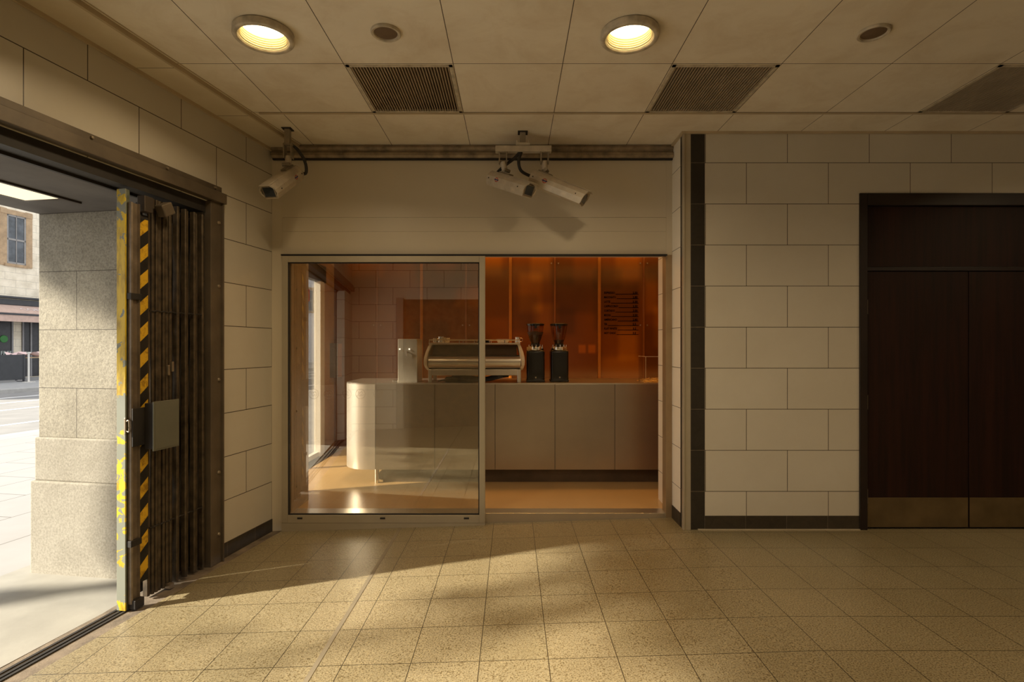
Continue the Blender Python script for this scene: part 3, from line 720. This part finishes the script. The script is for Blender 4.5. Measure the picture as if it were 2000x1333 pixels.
m = MB().box(XL-.05, XL+.03, 6.38, 6.50, SZ, 2.12, .004).box(XL-.05, XL+.0, 6.50, 6.60, SZ, 2.12).box(XL-.05, XL+.0, 4.68, 4.74, SZ, 2.12).box(XL-.05, XL+.0, 4.74, 6.4, SZ, .09)
m.box(XL-.05, XL, 5.72, 5.78, .09, 2.12)
m.build('door_frame', M_white, sd)
MB().box(XL-.028, XL-.022, 4.74, 6.38, .09, 2.12).build('glass_pane', M_glass_case, sd)
stk = MB().box(XL-.02, XL-.019, 6.06, 6.16, 1.86, 2.0).build('sticker', plain('red_orange_sticker', (.55, .09, .03, 1), .5), sd)
struct(MB().box(XL+.0, XL+.12, 4.7, 6.9, SZ, SZ+.006).build('trim_20', M_bronze_d), 'dark floor mat strip inside the shop street door', 'threshold')

# counter
CY = 5.15; CZ = .992; CR = .27; CXL = -1.384
ct = thing('service_counter', 'brushed steel service counter with rounded left end', 'counter', (0, CY, 0))
def counter_outline(off, xr=XQ-.01, depth=.80):
    r = CR-off; pts = [(xr, off), (CXL, off)]
    for k in range(1, 9):
        a = PI/2*k/8; pts.append((CXL - r*math.sin(a), CR - r*math.cos(a)))
    pts += [(CXL-r, depth), (xr, depth)]
    return pts
def zprism(m, pts, z0, z1): m.prism([(x, y, z0) for x, y in pts], (0, 0, z1-z0))
m = MB(); zprism(m, counter_outline(0), CZ-.012, CZ); top = m.build('worktop', M_steel, ct, smooth=30)
# body panels split by narrow joints
m = MB(); zprism(m, counter_outline(.012), .17, CZ-.012); m.build('core', M_blackish, ct)
jx = [(p-1000)*CY/1050 for p in (733, 849, 967, 1084, 1201)] + [(1201-1000)*CY/1050+.574*k for k in (1, 2, 3)]
jx = [x for x in jx if x < XQ-.05] + [XQ-.02]
for a, b_ in zip(jx, jx[1:]):
    MB().box(a+.002, b_-.002, 0, .0115, .162, CZ-.0125, .001).build('front_panel', M_counter, ct)
m = MB(); n_arc = 16
o1 = [(jx[0]-.002, 0), (CXL, 0)] + [(CXL-CR*math.sin(PI/2*k/n_arc), CR-CR*math.cos(PI/2*k/n_arc)) for k in range(1, n_arc+1)] + [(CXL-CR, .80)]
i1 = [(CXL-CR+.0115, .80)] + [(CXL-(CR-.0115)*math.sin(PI/2*k/n_arc), CR-(CR-.0115)*math.cos(PI/2*k/n_arc)) for k in range(n_arc, 0, -1)] + [(CXL, .0115), (jx[0]-.002, .0115)]
zprism(m, o1+i1, .162, CZ-.0125); m.build('curved_panel', plain('daylit_counter_steel', (.90, .86, .78, 1), .36, .85, var=.03, scale=2), ct, smooth=30)  # counter steel paled to stand in for street daylight on the curve
MB().box(-1.25, XQ-.02, .06, .075, SZ, .165).build('kick_board', plain('dark_kick_board', (.09, .06, .04, 1), .4, .3, var=.3, scale=4), ct)
for x in (-1.302,):
    MB().cyl((x, .03, SZ), (x, .03, .165), .021, n=20).build('foot', M_chrome, ct, smooth=50)

# espresso machine
em = thing('espresso_machine', 'wide chrome espresso machine with pale curved end panels on counter', 'coffee machine', (-.364, 5.20, CZ))
H = .488
def xprism(m, yz, x0, x1): m.prism([(x0, y, z) for y, z in yz], (x1-x0, 0, 0))
m = MB(); belly = [(.10, .129), (.05, .131), (.015, .150), (0, .185), (.0, .215), (.012, .245), (.04, .263), (.12, .265), (.40, .265), (.40, .129)]
xprism(m, belly, -H+.04, H-.04); m.build('belly', M_steel, em, smooth=50)
m = MB(); xprism(m, [(.04, .264), (.10, .366), (.42, .366), (.42, .264)], -H+.078, H-.078); m.build('upper_back_panel', plain('shaded_steel', (.10, .08, .06, 1), .3, .7), em)  # steel darkened to paint in the shade of the concave panel
m = MB().box(-H+.045, H-.045, -.0, .44, .370, .386, .004).build('top_deck', M_steel, em)
m = MB()
for (a, c) in (((-H+.05, .0), (H-.05, .0)), ((-H+.05, .42), (H-.05, .42)), ((-H+.05, 0), (-H+.05, .42)), ((H-.05, 0), (H-.05, .42))):
    m.cyl((a[0], a[1]+.01, .415), (c[0], c[1]+.01, .415), .005, n=8)
for x in [(-H+.05)+(2*H-.1)*k/6 for k in range(7)]:
    for y in (.01, .43): m.cyl((x, y, .384), (x, y, .415), .004, n=8)
m.build('cup_rail', M_chrome, em)
m = MB().box(-H+.05, H-.05, .03, .40, .068, .13, .006).build('drip_tray', M_steel, em)
def endpanel(x0, x1):
    pts = [(.40, .125), (.05, .118), (.015, .135), (-.018, .17), (-.022, .21), (-.012, .25), (.012, .30), (.03, .35), (.035, .388), (.40, .388), (.43, .30), (.43, .2)]
    m = MB(); m.prism([(x0, y, z) for y, z in pts], (x1-x0, 0, 0), bev=.005); return m
for sg in (-1, 1):
    ep = endpanel(-H, -H+.030) if sg < 0 else endpanel(H-.030, H)
    for v_ in ep.bm.verts:
        z = v_.co.z; dx = .055*((z-.2)/.19)**2 if z > .2 else .022*((.2-z)/.08)**2
        v_.co.x -= sg*dx
    ep.build('end_panel', M_cream_lit, em)
for x in (-H+.055, H-.055):
    for y in (.035, .36):
        MB().box(x-.018, x+.018, y-.012, y+.012, .0, .13, .005).build('leg', M_steel, em)
for x in (-.25, 0, .25):   # group heads on barista side
    gh = MB().cyl((x, .42, .26), (x, .50, .26), .035).cyl((x, .50, .20), (x, .50, .27), .033).build('group_head', M_chrome, em, smooth=50)
    MB().cyl((x, .50, .195), (x, .66, .175), .013).build('portafilter_handle', M_black, gh, smooth=50)
cb = MB()
for k in range(5):
    z = .015+.008*k
    cb.tube(smoothcurve([(-.36+.05*k, .05+.04*k, .012), (-.22, .06+.03*k, z+.02), (-.05+.02*k, .04+.02*k, z), (.12, .05+.02*k, z), (.25, .06, z+.03), (.33, .08+.02*k, .06)]), .008, 6)
cb.build('hose_bundle', M_wire, em, smooth=60)
m = MB().box(-.30, -.02, .12, .30, .0, .045, .006).build('water_valve_box', M_wire, em)
# small things on top of the machine
cupM = plain('white_china', (.8, .76, .68, 1), .2)
def cup(x, y, label):
    o = MB().lathe([(0, 0), (.022, 0), (.032, .012), (.038, .05), (.035, .05), (.028, .012), (0, .006)], n=20).build('espresso_cup', cupM, None, Matrix.Translation((x, y, CZ+.387)), smooth=50)
    return tag(o, label, 'cup')
def jug(x, y, label, s=1.0):
    j = thing('milk_jug', label, 'jug', (x, y, CZ+.387))
    MB().lathe([(0, 0), (.03*s, 0), (.032*s, .01), (.027*s, .05*s), (.029*s, .062*s), (.027*s, .062*s), (.025*s, .05*s), (0, .006)], n=20).build('body', M_chrome, j, smooth=50)
    MB().tube(smoothcurve([(.028*s, 0, .05*s), (.05*s, 0, .048*s), (.05*s, 0, .018*s), (.030*s, 0, .012*s)], 4), .003, 6).build('handle', M_chrome, j, smooth=60)
jug(-.76, 5.32, 'small chrome jug on the left end of the espresso machine', .75)
jug(-.70, 5.30, 'taller chrome jug second from left on the espresso machine')
jug(.055, 5.28, 'chrome jug on the right end of the espresso machine', .9)
cup(-.655, 5.36, 'small pale cup beside the chrome jugs on the machine')
o = MB().lathe([(0, 0), (.05, 0), (.065, .03), (.065, .036), (.045, .006), (0, .006)], n=24).build('saucer_stack', cupM, None, Matrix.Translation((-.09, 5.33, CZ+.387)), smooth=50)
tag(o, 'low pale dish on top of the espresso machine right of the door stile', 'dish')
m = MB().box(-.06, .06, -.05, .05, 0, .012).box(-.055, -.01, -.045, .045, .012, .035, .006).box(.005, .055, -.045, .045, .012, .035, .006)
o = m.build('tamper_mat', M_black, None, Matrix.Translation((-.285, 5.33, CZ+.387))); tag(o, 'black rubber mat with two blocks on top of the espresso machine', 'mat')

# water tower
tw = thing('tap_tower', 'tall slim steel tap tower on counter left of espresso machine', 'tap tower', (-1.02, 5.25, CZ))
MB().box(-.095, .095, 0, .30, .0, .424, .004).build('body', plain('satin_tower_steel', (.55, .52, .46, 1), .35, .5), tw)
for x in (-.075, .018): MB().cyl((x, -.012, .325), (x, .0, .325), .007, n=12).build('indicator', emit('lit_indicator', (1, .9, .75, 1), 2.0), tw)
MB().cyl((-.003, -.020, .26), (-.003, -.020, .305), .006, n=12).cyl((-.003, -.02, .30), (-.003, 0, .30), .006, n=10).build('spout', M_chrome, tw, smooth=50)
MB().box(-.15, -.10, .02, .05, .0, .02, .004).build('drain_knob', M_chrome, tw)
# grinders
def grinder(x, y, label, fill):
    gr = thing('coffee_grinder', label, 'coffee grinder', (x, y, CZ), 0, 'coffee grinders on the counter')
    w = .089
    MB().box(-w, w, -.10, .12, .006, .315, .022, seg=4).build('body', M_black, gr, smooth=35)
    MB().box(-w-.002, w+.002, -.102, .122, .0, .020, .008).build('base', M_wire, gr)
    MB().lathe([(0, .312), (.084, .312), (.086, .318), (.086, .345), (.078, .350), (.03, .352)], n=40).build('chrome_collar', M_chrome, gr, smooth=35)
    for k in range(5):
        a = -2.6+.55*k; MB().cyl((.075*math.cos(a), .075*math.sin(a), .345), (.075*math.cos(a), .075*math.sin(a), .368), .005, n=10).build('collar_pin', M_chrome, gr)
    MB().lathe([(.045, .345), (.047, .368), (.044, .385)], n=32).build('hopper_neck', M_wire, gr, smooth=50)
    MB().lathe([(.043, .375), (.048, .392), (.066, .44), (.080, .51), (.086, .565)], n=40).build('hopper', M_hopper, gr, smooth=70)
    f = [(0, .38), (.042, .382), (.046, .395)]
    top_ = .396
    while top_ < .39+.16*fill: 
        top_ += .02; f.append((min(.080, .046+(top_-.395)*.36), top_))
    f.append((0, top_+.008))
    MB().lathe(f, n=32).build('beans', M_beans, gr, smooth=50)
    ld = MB().lathe([(.082, .560), (.090, .562), (.091, .576), (.070, .584), (0, .586)], n=40).build('lid', M_black, gr, smooth=40)
    MB().box(-.012, .012, -.094, -.080, .53, .572, .004).build('lid_clip', M_black, ld)
    MB().cyl((0, -.1015, .045), (0, -.10, .045), .008, n=14).build('badge', M_bolt, gr)
    return gr
grinder(.234, 5.40, 'black coffee grinder next to the espresso machine, hopper fuller of beans', .62)
grinder(.473, 5.42, 'black coffee grinder furthest from the espresso machine, few beans left', .12)
# glass case and straw
gc = thing('display_case', 'clear acrylic display case at the right end of the counter', 'display case', (1.326, 5.33, CZ))
MB().box(0, .42, 0, .003, 0, .25).box(0, .003, 0, .3, 0, .25).box(0, .42, 0, .3, .248, .251).build('acrylic_walls', M_glass_case, gc)
m = MB().box(-.002, .42, -.002, .002, .248, .2525).box(-.002, .002, -.002, .002, 0, .25).box(-.002, .002, 0, .3, .2485, .2525)
m.build('edges', M_edge, gc)
m = MB(); rr = random.Random(3)
for k in range(220):
    cx, cy = rr.gauss(1.42, .085), rr.gauss(5.27, .05); cx = min(max(cx, 1.24), 1.75); cy = min(max(cy, 5.17), 5.322)
    cz = CZ+.004+abs(rr.gauss(0, .014)); a = rr.uniform(0, 6.3); L = rr.uniform(.03, .07)
    pts = [(cx+(q-.5)*L*math.cos(a)+rr.uniform(-.006, .006), min(cy+(q-.5)*L*math.sin(a)+rr.uniform(-.006, .006), 5.325), max(CZ+.003, cz+rr.uniform(-.006, .008))) for q in (0, .33, .66, 1)]
    m.tube(pts, .0016, 4)
o = m.build('shredded_paper', M_straw); tag(o, 'heap of shredded golden packing paper by the display case', 'packing paper'); o['kind'] = 'stuff'
# menu on amber wall
mn = thing('menu_lettering', 'black drinks price list lettered on the amber wall', 'menu', (1.19, YW-.0015, 0))
items = [('ESPRESSO', '2.50'), ('MACCHIATO', '2.80'), ('LATTE', '3.30'), ('CAPPUCCINO', '3.30'), ('CORTADO', '3.00'), ('MOCHA', '3.50'), ('AMERICANO', '2.80'), ('TEA', '2.5'), ('FLAT WHITE', '3.2'), ('HOT CHOC', '3.5')]
wpx = [21, 23, 12, 27, 21, 13, 25, 6, 25, 23]
for k, (a, p) in enumerate(items):
    z = CAMZ - (571.5+8.75*k-678)*YW/1050
    tm = Matrix.Translation((0, 0, z-.018)) @ Matrix.Rotation(PI/2, 4, 'X')
    n1 = textmesh('menu_item', a, .038, M_txt, mn, tm)
    w0 = max(v_.co.x for v_ in n1.data.vertices); sc = wpx[k]*YW/1050/w0
    for v_ in n1.data.vertices: v_.co.x *= sc
    textmesh('menu_price', p, .038, M_txt, mn, Matrix.Translation((.37, 0, z-.018)) @ Matrix.Rotation(PI/2, 4, 'X'), xscale=.95)
    MB().box(wpx[k]*YW/1050+.01, .445, -.001, .001, z-.027, z-.020).build('menu_rule', M_txt, mn)
# wall box on shop rear wall (left)
wb = thing('wall_cabinet', 'dark slim cabinet with amber side on the shop rear wall', 'cabinet', (-2.20, YW, 0))
MB().box(-.15, .0, -.16, 0, .95, 1.385, .004).build('body', plain('grey_brown_cabinet', (.12, .09, .075, 1), .35), wb)
MB().box(.0, .004, -.155, -.005, .955, 1.38).build('side_panel', M_amber_rib, wb)

# ------------------------------------------------------------------ SLIDING DOOR
x0, x1, yd0, yd1 = -1.788, -.209, YB-.045, YB-.003
sl = struct(bpy.data.objects.new('door_4', None)); COL.objects.link(sl); sl.location = (0, 0, 0)
sl['label'] = 'pale aluminium framed sliding glass door of the coffee kiosk'
px = .004018
m = MB().box(x0, x0+.045, yd0, yd1, -.03, 2.046, .002).box(x1-.045, x1, yd0, yd1, -.03, 2.046, .002).box(x0+.045, x1-.045, yd0, yd1, 1.998, 2.046, .002).box(x0+.045, x1-.045, yd0, yd1, -.03, .030, .002)
m.build('door_frame', M_alu, sl)
m = MB(); ax0, ax1, az0, az1 = x0+.045, x1-.045, .030, 1.998; gk = .008
m.box(ax0, ax0+gk, yd0+.012, yd1-.012, az0, az1).box(ax1-gk, ax1, yd0+.012, yd1-.012, az0, az1).box(ax0, ax1, yd0+.012, yd1-.012, az0, az0+gk).box(ax0, ax1, yd0+.012, yd1-.012, az1-gk, az1)
m.build('gasket', M_gasket, sl)
gp = MB().box(ax0+.004, ax1-.004, yd0+.020, yd0+.0205, az0+.004, az1-.004)
# single sheet of glass, both faces
gp.build('glass_pane', M_glass, sl)
for p in (590, 750, 912):
    MB().box((p-5-1000)*px, (p+5-1000)*px, yd0-.0012, yd0+.0005, .000, .014).build('drain_slot', M_gasket, sl)
# etched marks
for p in (613, 642, 677, 704, 739):
    cx = (p-1000)*(yd0+.02)/1050; cz = CAMZ-(770-678)*(yd0+.02)/1050
    m = MB(); R_ = .037; yy = yd0+.0185
    ring = [(cx+R_*math.cos(a), yy, cz+R_*math.sin(a)) for a in [2*PI*k/24 for k in range(25)]]
    m.tube(ring, .0008, 4)
    m.tube(smoothcurve([(cx-.030, yy, cz-.020), (cx-.012, yy, cz-.004), (cx-.005, yy, cz-.018), (cx+.006, yy, cz-.002), (cx+.010, yy, cz-.014), (cx+.026, yy, cz-.004)], 3), .0007, 4)
    m.tube(smoothcurve([(cx-.020, yy, cz+.020), (cx-.006, yy, cz+.006), (cx+.008, yy, cz+.018), (cx+.020, yy, cz+.002)], 3), .0007, 4)
    m.tube(smoothcurve([(cx-.018, yy, cz+.004), (cx, yy, cz+.012), (cx+.012, yy, cz+.024)], 3), .0006, 4)
    m.build('etched_mark', M_frost, sl)
# plinth under door following the falling floor, black gap on top
m = MB().prism([(x0-.002, yd0+.002, -.0305), (x1, yd0+.002, -.0305), (x1, yd0+.002, fz(x1)-.002), (x0-.002, yd0+.002, fz(x0)-.002)], (0, .045, 0))
struct(m.build('trim_21', M_alu), 'tapering aluminium plinth beneath the sliding glass door', 'plinth')
struct(MB().box(x0-.01, 1.208, yd0+.006, YB+.0, 2.049, 2.0615).build('trim_22', M_gasket))

# ------------------------------------------------------------------ CCTV
def cctv(label, pos_front, pos_rear, pivot_top, W_=.13, Hh=.105, side=1, cable=None):
    F, Rr = Vector(pos_front), Vector(pos_rear); d = F-Rr; L = d.length; X = d.normalized()
    Yv = Vector((0, 0, 1)).cross(X).normalized(); Zv = X.cross(Yv)
    Rm = Matrix((X, Yv, Zv)).transposed().to_4x4(); Rm.translation = Rr
    c = thing('security_camera', label, 'camera', Rr, 0, 'security cameras'); c.matrix_local = Rm
    w = W_/2; h = Hh/2
    prof = [(-w*.55, h), (w*.55, h), (w, h*.35), (w, -h*.25), (w*.7, -h), (-w*.7, -h), (-w, -h*.25), (-w, h*.35)]
    inn = [(a*.86, b*.84) for a, b in prof]
    m = MB(); t3 = bmesh.new()
    A = [t3.verts.new((0, a, b)) for a, b in prof]; B = [t3.verts.new((L-.012*(1-b/h), a, b)) for a, b in prof]
    Bi = [t3.verts.new((L-.012*(1-b/(h*.84)), a, b)) for a, b in inn]; Ci = [t3.verts.new((L-.045, a, b)) for a, b in inn]
    n = len(prof); t3.faces.new(A[::-1]); t3.faces.new(Ci)
    for i in range(n):
        j = (i+1) % n
        for p, q in ((A, B), (B, Bi), (Bi, Ci)): t3.faces.new((p[i], p[j], q[j], q[i]))
    m._add(t3); m.build('housing', M_cctv, c)
    # face
    MB().box(L-.030, L-.016, -w*.74, w*.74, -h*.80, h*.74, .003).build('face_frame', M_bolt, c)
    MB().box(L-.018, L-.0145, -w*.60, w*.60, -h*.64, h*.58, .001).build('window', M_lens, c)
    # cover hood on top
    MB().prism([(0.01, -w*.62, h), (.01, w*.62, h), (.01, w*.55, h+.006), (.01, -w*.55, h+.006)], (L+.004, 0, 0)).build('sunshield', M_cctv, c)
    for sx_ in (-1, 1):
        for xx in (.025, L-.075):
            MB().cyl((xx, sx_*w, .0), (xx, sx_*(w+.003), .0), .0045, n=10).build('screw', M_blackish, c)
        # roundel
        cx_, cz_ = L*.27, .002
        bs = MB(); bs.lathe([(.0115, 0), (.0115, .0012), (.0165, .0012), (.0165, 0)], n=28)
        MM = Matrix.Translation((cx_, sx_*w, cz_+.0)) @ Matrix.Rotation(-sx_*PI/2, 4, 'X')
        r1 = bs.build('roundel_ring', M_red, c, MM)
        MB().box(-.022, .022, -.0035, .0035, .0012, .002).build('roundel_bar', M_blue, r1)
    # neck up to bracket
    inv = Rm.inverted(); top_ = inv @ Vector(pivot_top); k = L*.33
    base_ = Vector((max(.05, min(L-.1, top_.x)), 0, h+.006)); 
    P0 = Rm @ Vector((0, 0, h)); hx = Vector((X.x, X.y)); k = max(.07, min(L-.14, (Vector(pivot_top).xy-P0.xy).dot(hx)/hx.length_squared)); base_.x = k
    MB().box(k-.05, k+.06, -.022, .022, h+.004, h+.018, .002).build('mount_plate', M_bracket, c)
    MB().cyl(base_, base_.lerp(top_, .35), .014, n=14).cyl(base_.lerp(top_, .3), top_, .022, n=16).build('swivel_neck', M_cctv, c, smooth=50)
    kn = MB().cyl((k, -.028, h+.035), (k, .028, h+.035), .013, n=14); kn.build('tilt_knuckle', M_bracket, c, smooth=50)
    if cable:
        MB().tube(smoothcurve([inv @ Vector(p) for p in cable], 6), .0115, 10).build('conduit', M_wire, c, smooth=60)
    return c
def pxp(x, y, Y): return Vector(((x-1000)*Y/1050, Y, CAMZ-(y-678)*Y/1050))
# single bracket on the left
def ubracket(m, x, y, z0, z1):
    m.box(x-.034, x+.034, y-.022, y+.022, z1-.006, z1, .001)
    m.box(x-.030, x-.022, y-.024, y+.024, z0, z1-.006).box(x+.022, x+.030, y-.024, y+.024, z0, z1-.006).cyl((x-.034, y, z0+.02), (x+.034, y, z0+.02), .007, n=8)
    for a in (-.028, .028):
        for b in (-.015, .015): m.cyl((x+a, y+b, z1), (x+a, y+b, z1+.008), .004, n=6)
    return m
p = pxp(562, 252, 3.88)
br = thing('camera_bracket', 'short ceiling bracket holding the left security camera', 'bracket', (p.x, p.y, CEIL))
m = MB().box(-.019, .019, -.019, .019, -.115, -.003, .003); m.build('drop_post', M_bracket, br)
MB().box(-.034, .034, -.034, .034, -.006, -.0005, .001).build('ceiling_plate', M_blackish, br)
m = MB(); ubracket(m, .006, 0, -.215, -.115); m.build('yoke', M_bracket, br)
cctv('grey security camera hanging alone near the left corner', pxp(523, 377, 3.66), pxp(577, 338, 3.97), (p.x+.006, p.y, CEIL-.20),
     cable=[(p.x+.02, p.y+.01, CEIL-.11), (p.x+.06, p.y+.02, CEIL-.14), (p.x+.105, p.y+.05, CEIL-.22), (p.x+.09, p.y+.10, CEIL-.29), pxp(577, 335, 3.99)])
q = pxp(1021, 259, 3.945)
br = thing('camera_bracket', 'ceiling bracket with crossbar holding two security cameras', 'bracket', (q.x, q.y, CEIL))
MB().box(-.021, .021, -.021, .021, -.085, -.003, .003).build('drop_post', M_bracket, br)
MB().box(-.036, .036, -.036, .036, -.006, -.0005, .001).build('ceiling_plate', M_blackish, br)
m = MB().box(-.20, .21, -.026, .026, -.147, -.103, .004).box(-.05, .05, -.04, .04, -.103, -.088, .002)
for a in (-.042, .042):
    for b in (-.03, .03): m.cyl((a, b, -.088), (a, b, -.070), .006, n=6)
m.build('crossbar', M_cctv, br)
m = MB(); ubracket(m, -.145, 0, -.230, -.147); m.build('yoke', M_bracket, br)
m = MB(); ubracket(m, .160, 0, -.230, -.147); m.build('yoke', M_bracket, br)
cctv('grey security camera left on the crossbar, facing forward', pxp(1037, 373, 3.80), pxp(962, 350, 4.05), (q.x-.145, q.y, CEIL-.215),
     cable=[(q.x-.02, q.y, CEIL-.145), (q.x-.07, q.y+.02, CEIL-.19), (q.x-.15, q.y+.05, CEIL-.24), pxp(964, 346, 4.06)])
cctv('grey security camera right on the crossbar, pointing down right', pxp(1146, 390, 3.84), pxp(1040, 348, 3.97), (q.x+.160, q.y, CEIL-.215),
     cable=[(q.x-.01, q.y, CEIL-.145), (q.x-.03, q.y-.0, CEIL-.21), (q.x-.01, q.y+.01, CEIL-.28), pxp(1040, 346, 3.98)])

# ------------------------------------------------------------------ ADDED SHADE TREE (unseen, left of the frame)
tr = thing('added_shade_tree', 'added unseen leafy tree on the near pavement, shading sun through the opening', 'tree', (-8.67, 1.35, -.14))
tk = MB(); tk.tube(smoothcurve([(0, 0, 0), (.03, .02, 1.5), (-.02, .05, 3.2), (.05, 0, 5.0), (0, 0, 7)], 5), .14, 14)
for k in range(7):
    a = k*2.4; z = 4.7+.2*k
    tk.tube(smoothcurve([(0, 0, z), (.6*math.cos(a), .6*math.sin(a), z+.5), (1.7*math.cos(a), 1.7*math.sin(a), z+.9)], 5), .06, 8)
tk.build('trunk', plain('bark', (.10, .075, .05, 1), .9, bump=.5), tr, smooth=60)
rt = random.Random(11); bmf = bmesh.new()
def leafcloud(c, rx, ry, rz_, n, size):
    for _ in range(n):
        u = Vector((rt.gauss(0, 1), rt.gauss(0, 1), rt.gauss(0, 1))).normalized()*(rt.random()**.4)
        p = Vector((c[0]+u.x*rx, c[1]+u.y*ry, c[2]+u.z*rz_))
        a = Vector((rt.uniform(-1, 1), rt.uniform(-1, 1), rt.uniform(-1, 1))).normalized(); b = a.orthogonal().normalized()
        L_ = size*rt.uniform(.6, 1.3)
        bmf.faces.new([bmf.verts.new(p-a*L_), bmf.verts.new(p+b*L_*.5), bmf.verts.new(p+a*L_), bmf.verts.new(p-b*L_*.5)])
for spec in SHADE_LEAVES: leafcloud(*spec)
fm = MB(); fm._add(bmf); fo = fm.build('foliage', plain('leaf_green', (.06, .10, .025, 1), .6), tr)

# ------------------------------------------------------------------ LIGHT
T_SUN = .47
sun = bpy.data.lights.new('sun', 'SUN'); sun.energy = 14.5; sun.angle = math.radians(1.3); sun.color = (1, .91, .74)
so = bpy.data.objects.new('sun', sun); COL.objects.link(so)
so.rotation_euler = Vector((.956, .292, -T_SUN)).to_track_quat('-Z', 'Y').to_euler()
w = bpy.data.worlds.new('world'); S.world = w; w.use_nodes = True
bg = w.node_tree.nodes['Background']; bg.inputs['Color'].default_value = (.95, .97, 1, 1); bg.inputs['Strength'].default_value = 1.42
def area(name, loc, target, sx, sy, e, col, spread=None):
    L = bpy.data.lights.new(name, 'AREA'); L.shape = 'RECTANGLE'; L.size = sx; L.size_y = sy; L.energy = e; L.color = col
    if spread: L.spread = math.radians(spread)
    o = bpy.data.objects.new(name, L); COL.objects.link(o); o.location = loc
    o.rotation_euler = (Vector(target)-Vector(loc)).to_track_quat('-Z', 'Y').to_euler(); return o
area('shop_cove_light', (.2, YW-.10, 2.53), (.2, YW-.02, 1.2), 4.6, .04, 2.5, (1, .55, .14))
area('back_counter_light', (.3, 6.3, .93), (.3, YW, 1.25), 4.4, .05, 3.0, (1, .50, .12))
area('shop_ceiling_light', (.3, 5.5, 2.55), (.3, 5.5, 0), 4.2, .05, 26, (1, .47, .09))

# ------------------------------------------------------------------ CAMERA / VIEW
cam = bpy.data.cameras.new('camera'); co = bpy.data.objects.new('camera', cam); COL.objects.link(co)
co.location = (0, 0, CAMZ); co.rotation_euler = (PI/2, 0, 0)
cam.sensor_width = 36; cam.lens = 1050/2000*36; cam.shift_y = 11.5/2000; cam.clip_start = .05; cam.clip_end = 500
S.camera = co
S.view_settings.view_transform = 'Standard'; S.view_settings.look = 'None'; S.view_settings.exposure = 0; S.view_settings.gamma = 1
